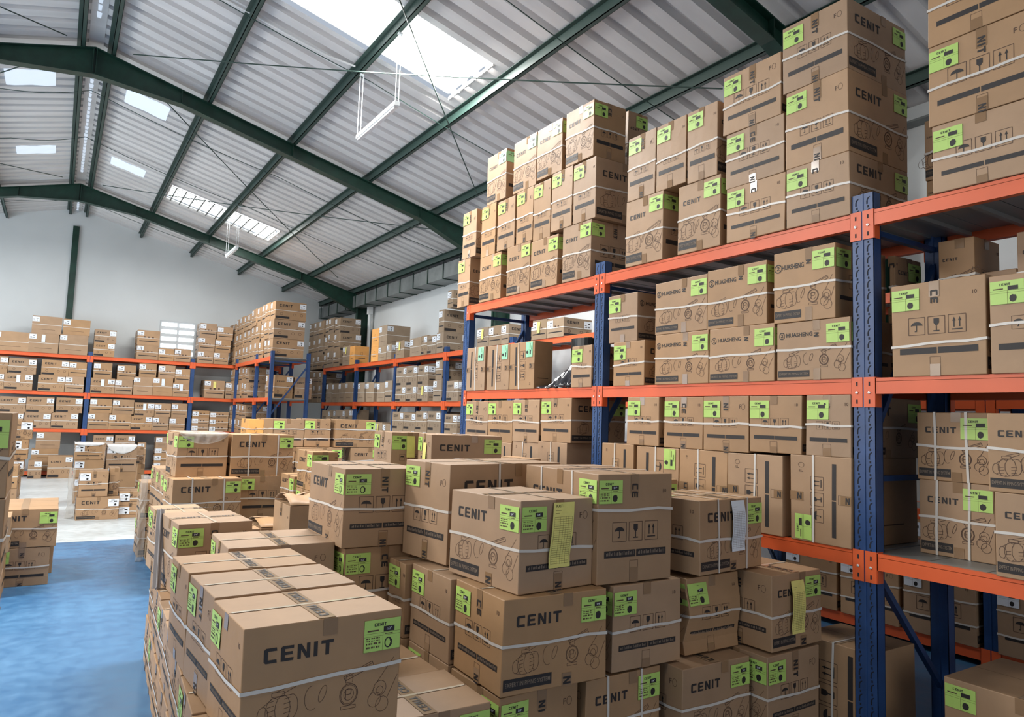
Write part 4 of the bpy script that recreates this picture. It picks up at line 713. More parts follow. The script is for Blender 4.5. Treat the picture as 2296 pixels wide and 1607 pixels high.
(5.88, 17.875, 3.759, 0, 0.411, 0.54, 0.411, 'S', 'L', 'h', 'w', 'icon-side carton second from left, top layer, second bay, top shelf, right wall rack', GR[12], '', 'W', 0, -1),
(5.88, 17.328, 2.88, 0, 0.46, 0.54, 0.39, 'S', 'L', 'h', 'w', 'icon-side carton third from left, bottom layer, second bay, top shelf, right wall rack', GR[12], '', 'W', 0, -1),
(5.88, 17.328, 3.27, 0, 0.46, 0.54, 0.449, 'S', 'L', 'h', 'w', 'icon-side carton third from left, middle layer, second bay, top shelf, right wall rack', GR[12], '', 'W', 0, -1),
(5.88, 17.395, 3.719, 0, 0.393, 0.54, 0.401, 'S', 'L', 'h', 'w', 'icon-side carton third from left, top layer, second bay, top shelf, right wall rack', GR[12], '', 'W', 0, -1),
(5.88, 16.588, 2.88, 0, 0.509, 0.398, 0.473, 'P', 'P', 'h', 'w', 'plain carton fourth from left, bottom layer, second bay, top shelf, right wall rack', GR[12], 'y', 'W', 0, -1),
(5.88, 16.254, 2.88, 0, 0.334, 0.356, 0.441, 'C', 'C', 'h', 'n', 'orange carton fifth from left, bottom layer, second bay, top shelf, right wall rack', GR[12], '', 'W', 0, -1),
(5.88, 14.777, 2.88, 0, 0.422, 0.35, 0.329, 'C', 'C', 'h', 'w', 'orange carton first from left, bottom layer, third bay, top shelf, right wall rack', GR[12], '', 'W', 0, -1),
(5.88, 14.777, 3.209, 0, 0.422, 0.35, 0.402, 'C', 'C', 'h', 'w', 'orange carton first from left, middle layer, third bay, top shelf, right wall rack', GR[12], '', 'W', 0, -1),
(5.88, 14.324, 2.88, 0, 0.438, 0.35, 0.315, 'P', 'P', 'h', 'w', 'plain carton second from left, bottom layer, third bay, top shelf, right wall rack', GR[12], '', 'W', 0, -1),
(5.88, 14.324, 3.195, 0, 0.438, 0.54, 0.447, 'P', 'P', 'h', 'w', 'plain carton second from left, middle layer, third bay, top shelf, right wall rack', GR[12], '', 'W', 0, -1),
(5.88, 14.046, 2.88, 0, 0.254, 0.35, 0.333, 'P', 'P', 'h', 'w', 'plain carton third from left, bottom layer, third bay, top shelf, right wall rack', GR[12], '', 'W', 0, -1),
(5.88, 13.392, 2.88, 0, 0.424, 0.505, 0.359, 'P', 'P', 'h', 'w', 'plain carton first from left, bottom layer, fourth bay, top shelf, right wall rack', GR[12], 'y', 'W', 0, -1),
(5.88, 12.591, 2.88, 0, 0.508, 0.397, 0.359, 'P', 'P', 'h', 'b', 'plain carton second from left, bottom layer, fourth bay, top shelf, right wall rack', GR[12], '', 'W', 0, -1),
(5.88, 12.322, 2.88, 0, 0.257, 0.35, 0.372, 'L', 'S', 'h', 'w', 'printed carton third from left, bottom layer, fourth bay, top shelf, right wall rack', GR[12], '', 'W', 0, -1),
(5.88, 11.953, 2.88, 0, 0.361, 0.35, 0.35, 'L', 'S', 'h', 'w', 'printed carton fourth from left, bottom layer, fourth bay, top shelf, right wall rack', GR[12], '', 'W', 0, -1),
(5.88, 11.644, 2.88, 0, 0.272, 0.54, 0.38, 'S', 'L', 'h', 'w', 'icon-side carton fifth from left, bottom layer, fourth bay, top shelf, right wall rack', GR[12], '', 'W', 0, -1),
(5.88, 11.644, 3.26, 0, 0.217, 0.54, 0.415, 'S', 'L', 'h', 'w', 'icon-side carton, middle layer, fourth bay, top shelf, right wall rack', GR[12], '', 'W', 0, -1),
(5.88, 11.329, 3.675, 0, 0.207, 0.54, 0.321, 'S', 'L', 'h', 'w', 'icon-side carton, top layer, fifth bay, top shelf, right wall rack', GR[12], '', 'W', 0, -1),
(5.88, 10.035, 2.88, 0, 0.361, 0.461, 0.324, 'S', 'L', 'h', 'w', 'icon-side carton first from left, bottom layer, fifth bay, top shelf, right wall rack', GR[12], 'y', 'W', 0, -1),
(5.88, 9.631, 2.88, 0, 0.382, 0.489, 0.318, 'S', 'L', 'h', 'w', 'icon-side carton second from left, bottom layer, fifth bay, top shelf, right wall rack', GR[12], '', 'W', 0, -1),
(5.88, 9.404, 2.88, 0, 0.221, 0.471, 0.315, 'S', 'L', 'h', 'w', 'icon-side carton third from left, bottom layer, fifth bay, top shelf, right wall rack', GR[12], '', 'W', 0, -1),
(5.88, 8.788, 2.88, 0, 0.218, 0.279, 0.31, 'S', 'L', 'h', 'w', 'icon-side carton first from left, bottom layer, nearest bay, top shelf, right wall rack', GR[12], '', 'W', 0, -1, 0),
(5.88, 8.379, 2.88, 0, 0.386, 0.494, 0.288, 'S', 'L', 'h', 'w', 'icon-side carton second from left, bottom layer, nearest bay, top shelf, right wall rack', GR[12], 'y', 'W', 0, -1),
(5.88, 7.966, 2.88, 0, 0.397, 0.5, 0.271, 'S', 'L', 'h', 'w', 'icon-side carton third from left, bottom layer, nearest bay, top shelf, right wall rack', GR[12], '', 'W', 0, -1),
(5.88, 19.388, 1.985, 0, 0.473, 0.54, 0.472, 'S', 'L', 'h', 'w', 'icon-side carton first from left, bottom layer, far bay, middle shelf, right wall rack', GR[12], '', 'W', 0, -1, 0),
(5.88, 19.388, 2.457, 0, 0.473, 0.54, 0.379, 'S', 'L', 'h', 'w', 'icon-side carton first from left, top layer, far bay, middle shelf, right wall rack', GR[12], '', 'W', 0, -1, 0),
(5.88, 18.895, 1.985, 0, 0.473, 0.54, 0.461, 'S', 'L', 'h', 'w', 'icon-side carton second from left, bottom layer, far bay, middle shelf, right wall rack', GR[12], '', 'W', 0, -1),
(5.88, 18.895, 2.446, 0, 0.473, 0.54, 0.371, 'S', 'L', 'h', 'w', 'icon-side carton second from left, top layer, far bay, middle shelf, right wall rack', GR[12], '', 'W', 0, -1, 0),
(5.88, 18.654, 1.985, 0, 0.222, 0.54, 0.451, 'S', 'L', 'h', 'w', 'icon-side carton third from left, bottom layer, far bay, middle shelf, right wall rack', GR[12], '', 'W', 0, -1, 0),
(5.88, 18.654, 2.436, 0, 0.222, 0.54, 0.363, 'S', 'L', 'h', 'w', 'icon-side carton third from left, top layer, far bay, middle shelf, right wall rack', GR[12], '', 'W', 0, -1),
(5.88, 17.794, 1.985, 0, 0.427, 0.35, 0.482, 'P', 'P', 'h', 'w', 'plain carton first from left, bottom layer, second bay, middle shelf, right wall rack', GR[12], '', 'W', 0, -1),
(5.88, 17.296, 1.985, 0, 0.463, 0.362, 0.469, 'P', 'P', 'h', 'w', 'plain carton second from left, bottom layer, second bay, middle shelf, right wall rack', GR[12], '', 'W', 0, -1),
(5.88, 16.795, 1.985, 0, 0.454, 0.355, 0.468, 'P', 'P', 'h', 'w', 'plain carton third from left, bottom layer, second bay, middle shelf, right wall rack', GR[12], '', 'W', 0, -1),
(5.88, 16.281, 1.985, 0, 0.482, 0.377, 0.476, 'P', 'P', 'h', 'w', 'plain carton fourth from left, bottom layer, second bay, middle shelf, right wall rack', GR[12], '', 'W', 0, -1),
(5.88, 15.498, 1.985, 0, 0.416, 0.35, 0.445, 'P', 'P', 'h', 'w', 'plain carton first from left, bottom layer, third bay, middle shelf, right wall rack', GR[12], '', 'W', 0, -1),
(5.88, 14.919, 1.985, 0, 0.457, 0.357, 0.44, 'P', 'P', 'h', 'w', 'plain carton second from left, bottom layer, third bay, middle shelf, right wall rack', GR[12], '', 'W', 0, -1),
(5.88, 14.31, 1.985, 0, 0.427, 0.35, 0.414, 'P', 'P', 'h', 'w', 'plain carton third from left, bottom layer, third bay, middle shelf, right wall rack', GR[12], '', 'W', 0, -1),
(5.88, 13.924, 1.985, 0, 0.361, 0.491, 0.444, 'S', 'L', 'h', 'w', 'icon-side carton fourth from left, bottom layer, third bay, middle shelf, right wall rack', GR[12], '', 'W', 0, -1),
(5.88, 13.225, 1.985, 0, 0.498, 0.389, 0.315, 'L', 'S', 'h', 'w', 'printed carton first from left, bottom layer, fourth bay, middle shelf, right wall rack', GR[12], '', 'W', 0, -1),
(5.88, 13.212, 2.3, 0, 0.504, 0.394, 0.385, 'L', 'S', 'h', 'w', 'printed carton first from left, top layer, fourth bay, middle shelf, right wall rack', GR[12], '', 'W', 0, -1),
(5.88, 12.72, 1.985, 0, 0.488, 0.381, 0.313, 'L', 'S', 'h', 'w', 'printed carton second from left, bottom layer, fourth bay, middle shelf, right wall rack', GR[12], '', 'W', 0, -1),
(5.88, 12.72, 2.298, 0, 0.486, 0.379, 0.383, 'L', 'S', 'h', 'w', 'printed carton second from left, top layer, fourth bay, middle shelf, right wall rack', GR[12], '', 'W', 0, -1),
(5.88, 12.206, 1.985, 0, 0.453, 0.354, 0.321, 'L', 'S', 'h', 'w', 'printed carton third from left, bottom layer, fourth bay, middle shelf, right wall rack', GR[12], 'y', 'W', 0, -1),
(5.88, 12.225, 2.306, 0, 0.444, 0.35, 0.378, 'L', 'S', 'h', 'w', 'printed carton third from left, top layer, fourth bay, middle shelf, right wall rack', GR[12], '', 'W', 0, -1),
(5.88, 11.644, 1.985, 0, 0.335, 0.489, 0.401, 'S', 'L', 'h', 'w', 'icon-side carton fourth from left, bottom layer, fourth bay, middle shelf, right wall rack', GR[12], '', 'W', 0, -1),
(5.88, 11.644, 2.386, 0, 0.261, 0.416, 0.356, 'S', 'L', 'h', 'w', 'icon-side carton fourth from left, top layer, fourth bay, middle shelf, right wall rack', GR[12], '', 'W', 0, -1),
(5.88, 11, 1.985, 0, 0.439, 0.35, 0.363, 'L', 'S', 'h', 'w', 'printed carton, bottom layer, fifth bay, middle shelf, right wall rack', GR[12], '', 'W', 0, -1),
(5.88, 17.818, 1.1, 0, 0.651, 0.509, 0.676, 'L', 'S', 'h', 'w', 'printed carton first from left, bottom layer, second bay, lower shelf, right wall rack', GR[12], '', 'W', 0, -1, 0),
(5.88, 17.405, 1.1, 0, 0.396, 0.35, 0.69, 'L', 'S', 'h', 'w', 'printed carton second from left, bottom layer, second bay, lower shelf, right wall rack', GR[12], '', 'W', 0, -1, 0),
(5.88, 16.719, 1.1, 0, 0.652, 0.51, 0.694, 'L', 'S', 'h', 'w', 'printed carton third from left, bottom layer, second bay, lower shelf, right wall rack', GR[12], '', 'W', 0, -1),
(5.88, 16.254, 1.1, 0, 0.449, 0.434, 0.709, 'L', 'S', 'h', 'w', 'printed carton fourth from left, bottom layer, second bay, lower shelf, right wall rack', GR[12], '', 'W', 0, -1),
(5.88, 14.345, 1.1, 0, 0.455, 0.356, 0.445, 'P', 'P', 'h', 'w', 'plain carton first from left, bottom layer, third bay, lower shelf, right wall rack', GR[12], 'y', 'W', 0, -1),
(5.88, 13.924, 1.1, 0, 0.384, 0.35, 0.427, 'P', 'P', 'h', 'w', 'plain carton second from left, bottom layer, third bay, lower shelf, right wall rack', GR[12], '', 'W', 0, -1, 0),
(5.88, 13.277, 1.1, 0, 0.539, 0.423, 0.326, 'L', 'S', 'h', 'w', 'printed carton first from left, bottom layer, fourth bay, lower shelf, right wall rack', GR[12], '', 'W', 0, -1, 0),
(5.88, 13.277, 1.426, 0, 0.539, 0.423, 0.356, 'L', 'S', 'h', 'w', 'printed carton first from left, top layer, fourth bay, lower shelf, right wall rack', GR[12], '', 'W', 0, -1),
(5.88, 12.716, 1.1, 0, 0.54, 0.422, 0.334, 'L', 'S', 'h', 'w', 'printed carton second from left, bottom layer, fourth bay, lower shelf, right wall rack', GR[12], '', 'W', 0, -1, 0),
(5.88, 12.716, 1.434, 0, 0.54, 0.422, 0.336, 'L', 'S', 'h', 'w', 'printed carton second from left, top layer, fourth bay, lower shelf, right wall rack', GR[12], '', 'W', 0, -1),
(5.88, 12.194, 1.1, 0, 0.493, 0.385, 0.333, 'L', 'S', 'h', 'w', 'printed carton third from left, bottom layer, fourth bay, lower shelf, right wall rack', GR[12], '', 'W', 0, -1, 0),
(5.88, 12.194, 1.433, 0, 0.493, 0.385, 0.367, 'L', 'S', 'h', 'w', 'printed carton third from left, top layer, fourth bay, lower shelf, right wall rack', GR[12], '', 'W', 0, -1),
(5.88, 11.644, 1.1, 0, 0.512, 0.459, 0.337, 'L', 'S', 'h', 'w', 'printed carton fourth from left, bottom layer, fourth bay, lower shelf, right wall rack', GR[12], '', 'W', 0, -1, 0),
(5.88, 11.644, 1.437, 0, 0.512, 0.459, 0.368, 'L', 'S', 'h', 'w', 'printed carton fourth from left, top layer, fourth bay, lower shelf, right wall rack', GR[12], '', 'W', 0, -1),
(5.88, 10.991, 1.1, 0, 0.473, 0.369, 0.356, 'L', 'S', 'h', 'w', 'printed carton, bottom layer, fifth bay, lower shelf, right wall rack', GR[12], '', 'W', 0, -1, 0),
(5.88, 10.991, 1.456, 0, 0.473, 0.369, 0.308, 'L', 'S', 'h', 'w', 'printed carton, top layer, fifth bay, lower shelf, right wall rack', GR[12], '', 'W', 0, -1),
(5.88, 1.5, 0.13, 0, 0.51, 0.54, 0.49, 'S', 'L', '2', 'w', 'dim carton first from right, lower layer, floor shelf of right wall rack', GR[3], '', 'F', 1, 0, 0),
(5.9, 1.5, 0.62, 0, 0.51, 0.54, 0.4, 'S', 'L', 'h', 'w', 'dim carton first from right, upper layer, floor shelf of right wall rack', GR[3], '', 'F', 1, 0, 0),
(5.88, 2.05, 0.13, 0, 0.526, 0.54, 0.49, 'S', 'L', '2', 'w', 'dim carton second from right, lower layer, floor shelf of right wall rack', GR[3], '', 'F', 1, 0),
(5.9, 2.05, 0.62, 0, 0.526, 0.54, 0.4, 'S', 'L', 'h', 'w', 'dim carton second from right, upper layer, floor shelf of right wall rack', GR[3], '', 'F', 1, 0, 0),
(5.88, 2.72, 0.13, 0, 0.54, 0.54, 0.49, 'S', 'L', '2', 'w', 'dim carton third from right, lower layer, floor shelf of right wall rack', GR[3], '', 'F', 1, 0),
(5.9, 2.72, 0.62, 0, 0.54, 0.54, 0.4, 'S', 'L', 'h', 'w', 'dim carton third from right, upper layer, floor shelf of right wall rack', GR[3], '', 'F', 1, 0, 0),
(5.88, 3.3, 0.13, 0, 0.51, 0.54, 0.49, 'S', 'L', '2', 'w', 'dim carton fourth from right, lower layer, floor shelf of right wall rack', GR[3], '', 'F', 1, 0),
(5.9, 3.3, 0.62, 0, 0.51, 0.54, 0.4, 'S', 'L', 'h', 'w', 'dim carton fourth from right, upper layer, floor shelf of right wall rack', GR[3], '', 'F', 1, 0, 0),
(5.88, 3.85, 0.13, 0, 0.51, 0.54, 0.49, 'S', 'L', '2', 'w', 'dim carton fifth from right, lower layer, floor shelf of right wall rack', GR[3], '', 'F', 1, 0),
(5.9, 3.85, 0.62, 0, 0.51, 0.54, 0.4, 'S', 'L', 'h', 'w', 'dim carton fifth from right, upper layer, floor shelf of right wall rack', GR[3], '', 'F', 1, 0, 0),
(1.73, 2.62, 0.95, 0.084, 0.55, 0.43, 0.4, 'L', 'S', 'h', 'g', 'carton with yellow picking slip, front of central stack top', GR[16], 'Y', 'F', 2, 0),
(1.64, 2.59, 0.55, -0.021, 0.43, 0.55, 0.398, 'S', 'L', 'h', 'g', 'carton beneath the one with the yellow slip, big print on right side', GR[16], '', 'F', 2, 0),
(1.63, 3.04, 0.55, 0, 0.43, 0.55, 0.39, 'S', 'L', 'h', 'g', 'second carton going back in middle layer of central stack', GR[16], '', 'F', 2, 0),
(1.6, 3.5, 0.55, 0, 0.2, 0.55, 0.38, 'S', 'L', 'h', 'g', 'third carton going back in middle layer of central stack', GR[16], '', 'F', 2, 0),
(2.16, 2.62, 0.95, -0.035, 0.64, 0.46, 0.51, 'L', 'S', 'ux', 'g', 'large tall carton with three black icons on top of central stack', GR[16], '', 'F', 2, 0),
(2.245, 2.6, 0.55, 0, 0.43, 0.44, 0.395, 'L', 'S', 'h', 'g', 'carton under the large icon carton, right of central corner', GR[16], '', 'F', 2, 0),
(1.73, 3.29, 0.95, 0.14, 0.42, 0.79, 0.51, 'S', 'L', 'hv', 'g', 'large tall carton with big print behind the yellow slip carton', GR[16], '', 'F', 2, 0),
(1.33, 3.72, 0.99, 0, 0.6, 0.44, 0.42, 'L', 'S', 'h', 'g', 'carton with torn print beside the large tall carton, upper of two', GR[16], '', 'F', 2, 0),
(1.36, 3.74, 0.56, 0.035, 0.58, 0.44, 0.425, 'L', 'S', 'h', 'g', 'carton below the torn print carton, lime labels on both sides', GR[16], '', 'F', 2, 0),
(1.37, 3.75, 0.14, 0.035, 0.58, 0.44, 0.415, 'L', 'S', 'h', 'g', 'carton at the foot of the pair beside the front aisle block', GR[16], '', 'F', 2, 0, 0),
(2.76, 2.55, 0.955, 0.105, 0.43, 0.55, 0.37, 'S', 'L', 'x', 'g', 'carton with white picking slip and crossed straps, upper right stack', GR[16], 'W', 'F', 2, 0),
(2.75, 2.62, 0.55, 0.017, 0.5, 0.4, 0.385, 'L', 'S', 'h', 'g', 'crushed carton under the white slip carton, left side', GR[16], '', 'F', 2, 0),
(3.165, 2.43, 0.56, 0.035, 0.43, 0.43, 0.385, 'S', 'L', 'h', 'g', 'carton with long yellow slip below the red beam', GR[16], 'Z', 'F', 2, 0),
(2.61, 2.51, 0.15, 0, 0.43, 0.48, 0.39, 'S', 'L', 'h', 'g', 'carton in bottom layer left of the long yellow slip stack', GR[16], '', 'F', 2, 0),
(3.12, 2.42, 0.15, 0.035, 0.5, 0.44, 0.4, 'L', 'S', 'h', 'g', 'carton in bottom layer under the long yellow slip carton', GR[16], '', 'F', 2, 0),
(1.65, 2.61, 0.15, 0.017, 0.42, 0.42, 0.392, 'L', 'S', 'h', 'g', 'bottom layer carton directly below the central corner, faint pencil mark', GR[16], '', 'F', 2, 0),
(2.1, 2.6, 0.15, 0.017, 0.43, 0.46, 0.392, 'S', 'L', 'x', 'g', 'bottom layer carton with crossed straps, centre foreground', GR[16], '', 'F', 2, 0),
(0.565, 2.44, 0.6, 0.052, 0.42, 0.56, 0.4, 'S', 'L', 'h', 'g', 'front pallet carton with big print, nearest of the left block', GR[16], '', 'F', 2, 0),
(0.55, 2.88, 0.6, 0.052, 0.42, 0.56, 0.405, 'S', 'L', 'h', 'g', 'second carton from the front, top of left block', GR[16], '', 'F', 2, 0),
(0.53, 3.32, 0.6, 0.035, 0.4, 0.55, 0.41, 'S', 'L', 'h', 'g', 'third carton from the front, top of left block', GR[16], '', 'F', 2, 0),
(0.78, 3.84, 0.6, -0.035, 0.5, 0.55, 0.41, 'S', 'S', '', 'g', 'low carton with a flat pale top behind the front left block', GR[16], '', 'F', 2, 0),
(0.66, 4.65, 0.6, 0.052, 0.53, 0.43, 0.42, 'L', 'S', 'h', 'g', 'carton with large lime label on front, rear of left block', GR[16], '', 'F', 2, 0),
(0.64, 5.22, 0.6, 0.052, 0.46, 0.3, 0.41, 'S', 'P', 'h', 'g', 'topmost carton at the back end of left block, aisle side', GR[16], '', 'F', 2, 0),
(0.48, 2.45, 0.305, -0.035, 0.42, 0.52, 0.29, 'S', 'L', 'h', 'n', 'left block, upper of two low cartons, front from the front', GR[16], '', 'F', 2, 0, 0),
(0.47, 2.45, 0, -0.035, 0.42, 0.52, 0.3, 'S', 'L', 'h', 'g', 'left block, floor level carton, front from the front', GR[16], '', 'F', 2, 0, 0),
(0.503, 2.89, 0.305, -0.035, 0.42, 0.52, 0.29, 'S', 'L', 'h', 'g', 'left block, upper of two low cartons, second from the front', GR[16], '', 'F', 2, 0),
(0.493, 2.89, 0, -0.035, 0.42, 0.52, 0.3, 'S', 'L', 'h', 'n', 'left block, floor level carton, second from the front', GR[16], '', 'F', 2, 0, 0),
(0.526, 3.33, 0.305, -0.035, 0.42, 0.52, 0.29, 'S', 'L', 'h', 'n', 'left block, upper of two low cartons, third from the front', GR[16], '', 'F', 2, 0),
(0.516, 3.33, 0, -0.035, 0.42, 0.52, 0.3, 'S', 'L', 'h', 'n', 'left block, floor level carton, third from the front', GR[16], '', 'F', 2, 0, 0),
(0.549, 3.77, 0.305, -0.035, 0.42, 0.52, 0.29, 'S', 'L', 'h', 'n', 'left block, upper of two low cartons, fourth from the front', GR[16], '', 'F', 2, 0),
(0.539, 3.77, 0, -0.035, 0.42, 0.52, 0.3, 'S', 'L', 'h', 'n', 'left block, floor level carton, fourth from the front', GR[16], '', 'F', 2, 0),
(0.572, 4.21, 0.305, -0.035, 0.42, 0.52, 0.29, 'S', 'L', 'h', 'g', 'left block, upper of two low cartons, fifth from the front', GR[16], '', 'F', 2, 0),
(0.562, 4.21, 0, -0.035, 0.42, 0.52, 0.3, 'S', 'L', 'h', 'n', 'left block, floor level carton, fifth from the front', GR[16], '', 'F', 2, 0),
(0.594, 4.65, 0.305, -0.035, 0.42, 0.52, 0.29, 'S', 'L', 'h', 'n', 'left block, upper of two low cartons, sixth from the front', GR[16], '', 'F', 2, 0),
(0.584, 4.65, 0, -0.035, 0.42, 0.52, 0.3, 'S', 'L', 'h', 'g', 'left block, floor level carton, sixth from the front', GR[16], '', 'F', 2, 0),
(0.618, 5.1, 0.305, -0.035, 0.42, 0.52, 0.29, 'S', 'L', 'h', 'n', 'left block, upper of two low cartons, rearmost from the front', GR[16], '', 'F', 2, 0),
(0.608, 5.1, 0, -0.035, 0.42, 0.52, 0.3, 'S', 'L', 'h', 'n', 'left block, floor level carton, rearmost from the front', GR[16], '', 'F', 2, 0),
(1.06, 2.6, 0.15, 0, 0.42, 0.54, 0.395, 'S', 'L', 'h', 'g', 'carton with tape crossing, low between left block and central stack', GR[16], '', 'F', 2, 0),
(1.06, 3.04, 0.15, 0, 0.43, 0.53, 0.385, 'S', 'L', 'h', 'g', 'second low carton between left block and central stack', GR[16], '', 'F', 2, 0),
(1.04, 3.5, 0.15, 0, 0.2, 0.28, 0.385, 'P', 'P', 'h', 'g', 'third low carton between left block and central stack', GR[16], '', 'F', 2, 0, 0),
(1.02, 7.6, 1.04, 0.052, 0.5, 0.47, 0.42, 'L', 'S', 'h', 'g', 'carton with drooping plastic over its front, top left of middle stack', GR[17], '', 'F', 1, 0),
(1.52, 7.6, 1.04, 0.017, 0.43, 0.62, 0.42, 'S', 'L', 'x', 'g', 'carton with crossed straps beside the drooping plastic, middle stack', GR[17], '', 'F', 1, 0),
(0.97, 7.35, 0.62, 0.052, 0.43, 0.62, 0.42, 'S', 'L', 'x', 'g', 'carton with two vertical straps in second layer of middle stack', GR[17], '', 'F', 1, 0),
(1.62, 7.6, 0.62, 0, 0.5, 0.46, 0.42, 'S', 'S', 'h', 'g', 'carton right of the two-strap carton, second layer of middle stack', GR[17], '', 'F', 1, 0),
(1, 7.4, 0.2, 0.052, 0.43, 0.6, 0.41, 'S', 'L', 'h', 'g', 'bottom left carton of the middle stack', GR[17], '', 'F', 1, 0, 0),
(1.64, 7.6, 0.2, 0, 0.5, 0.46, 0.41, 'L', 'S', 'h', 'g', 'bottom right carton of the middle stack', GR[17], '', 'F', 1, 0, 0),
(0.985, 7.8, 0.62, 0.017, 0.43, 0.6, 0.42, 'S', 'L', 'h', 'g', 'second carton going back in the second layer of middle stack', GR[17], '', 'F', 1, 0, 0),
(0.985, 7.8, 0.2, 0.017, 0.43, 0.6, 0.41, 'S', 'L', 'h', 'g', 'second carton going back in the bottom layer of middle stack', GR[17], '', 'F', 1, 0, 0),
(0.985, 8.25, 0.62, 0.017, 0.43, 0.6, 0.42, 'S', 'L', 'h', 'g', 'third carton going back in the second layer of middle stack', GR[17], '', 'F', 1, 0, 0),
(0.985, 8.25, 0.2, 0.017, 0.43, 0.6, 0.41, 'S', 'L', 'h', 'g', 'third carton going back in the bottom layer of middle stack', GR[17], '', 'F', 1, 0, 0),
(0.985, 8.72, 0.62, 0.017, 0.43, 0.6, 0.42, 'S', 'L', 'h', 'g', 'fourth carton going back in the second layer of middle stack', GR[17], '', 'F', 1, 0, 0),
(0.985, 8.72, 0.2, 0.017, 0.43, 0.6, 0.41, 'S', 'L', 'h', 'g', 'fourth carton going back in the bottom layer of middle stack', GR[17], '', 'F', 1, 0, 0),
(1.05, 8.13, 1.04, 0.017, 0.43, 0.45, 0.42, 'S', 'S', 'h', 'g', 'carton behind the drooping plastic one on the middle stack', GR[17], '', 'F', 1, 0, 0),
(0.9, 9.25, 0.42, 0, 0.43, 0.5, 0.42, 'S', 'L', 'h', 'g', 'carton standing free behind the aisle corner of middle stack, upper', GR[17], '', 'F', 1, 0, 0),
(2.39, 4.86, 1.17, -0.209, 0.42, 0.56, 0.4, 'S', 'L', '', 'g', 'long carton with yellow slip on the tall central stack behind', GR[17], 'S', 'F', 1, 0),
(2.37, 4.86, 0.77, -0.209, 0.43, 0.57, 0.395, 'S', 'L', 'h', 'g', 'carton supporting the long carton behind the central stack', GR[17], '', 'F', 1, 0, 0),
(2.27, 5.33, 1.17, -0.052, 0.42, 0.3, 0.4, 'S', 'S', '', 'g', 'carton with slip left of the long carton on the tall stack', GR[17], 'y', 'F', 1, 0),
(3.07, 5, 0.98, 0, 0.4, 0.42, 0.4, 'S', 'P', '', 'K', 'carton with lime hand-lettered note behind the central stack', GR[17], '', 'F', 1, 0, 0),
(2.95, 3.35, 0.95, 0.07, 0.43, 0.5, 0.4, 'S', 'L', 'x', 'g', 'carton with pale strapped top behind the white slip carton', GR[17], '', 'F', 1, 0, 0),
(2.75, 3.85, 0.95, 0.052, 0.43, 0.62, 0.43, 'S', 'L', 'h', 'g', 'second pale topped carton behind the white slip carton', GR[17], '', 'F', 1, 0, 0),
(2.95, 3.35, 0.55, 0.052, 0.43, 0.6, 0.395, 'S', 'L', 'h', 'g', 'hidden supporting carton behind central stacks, nearest', GR[17], '', 'F', 1, 0, 0),
(2.72, 3.85, 0.55, 0.052, 0.43, 0.6, 0.395, 'S', 'L', 'h', 'g', 'hidden supporting carton behind central stacks, middle', GR[17], '', 'F', 1, 0, 0),
(2.35, 4.86, 0.37, 0.052, 0.43, 0.6, 0.395, 'S', 'L', 'h', 'g', 'hidden supporting carton behind central stacks, farthest', GR[17], '', 'F', 1, 0, 0),
(-0.405, 8.17, 0, 0, 0.45, 0.461, 0.352, 'L', 'S', 'h', 'g', 'lower carton of the two beside the blue aisle, lime label left', GR[4], '', 'F', 1, 0),
(-0.443, 8.17, 0.355, 0, 0.45, 0.538, 0.355, 'S', 'L', 'h', 'g', 'upper carton of the two beside the blue aisle, lime label right', GR[4], '', 'F', 1, 0),
(-0.438, 8.7, 0, 0, 0.5, 0.525, 0.347, 'S', 'P', '', 'g', 'lower carton behind the pair beside the blue aisle', GR[4], '', 'F', 1, 0),
(-0.45, 8.7, 0.35, 0, 0.5, 0.549, 0.35, 'S', 'P', '', 'g', 'upper carton behind the pair beside the blue aisle, pale lid', GR[4], '', 'F', 1, 0),
(-0.678, 7.75, 0, 0, 0.38, 0.395, 0.385, 'S', 'P', '', 'g', 'lower pale carton at the left edge of the picture', GR[4], '', 'F', 1, 0),
(-0.663, 7.75, 0.388, 0, 0.38, 0.404, 0.312, 'S', 'P', 'h', 'g', 'upper pale carton at the left edge of the picture', GR[4], '', 'F', 1, 0),
(3.376, 9.95, 1.226, 0, 0.45, 0.596, 0.397, 'S', 'L', '2', 'g', 'wide carton with print on top of the rear centre row', GR[17], '', 'F', 1, 0),
(2.953, 10, 1.226, 0, 0.45, 0.369, 0.39, 'L', 'S', '2', 'g', 'narrow icon carton in the rear centre row', GR[17], '', 'F', 1, 0),
(2.527, 10, 1.226, 0, 0.45, 0.414, 0.38, 'L', 'S', '2', 'g', 'square carton at left of the rear centre row', GR[17], '', 'F', 1, 0),
(2.397, 10, 1.226, 0, 0.45, 0.124, 0.38, 'S', 'P', '2', 'n', 'filmed narrow carton next to the orange one in rear row', GR[17], '', 'F', 1, 0),
(2.194, 10, 1.226, 0, 0.45, 0.197, 0.364, 'S', 'C', '2', 'n', 'orange carton at the left end of the rear centre row', GR[17], '', 'F', 1, 0),
(2.843, 9.9, 0.826, 0, 0.45, 0.629, 0.395, 'S', 'L', 'h', 'g', 'carton with print cut off below the rear centre row, right', GR[17], '', 'F', 1, 0),
(2.194, 10, 0.826, 0, 0.45, 0.55, 0.395, 'S', 'L', 'h', 'g', 'second layer carton under rear centre row, left', GR[17], '', 'F', 1, 0, 0),
(2.754, 10, 0.826, 0, 0.45, 0.079, 0.395, 'S', 'L', 'h', 'g', 'second layer carton under rear centre row, centre', GR[17], '', 'F', 1, 0, 0),
(3.62, 9.95, 0.826, 0, 0.45, 0.48, 0.395, 'S', 'L', 'h', 'g', 'second layer carton under rear centre row, right', GR[17], '', 'F', 1, 0),
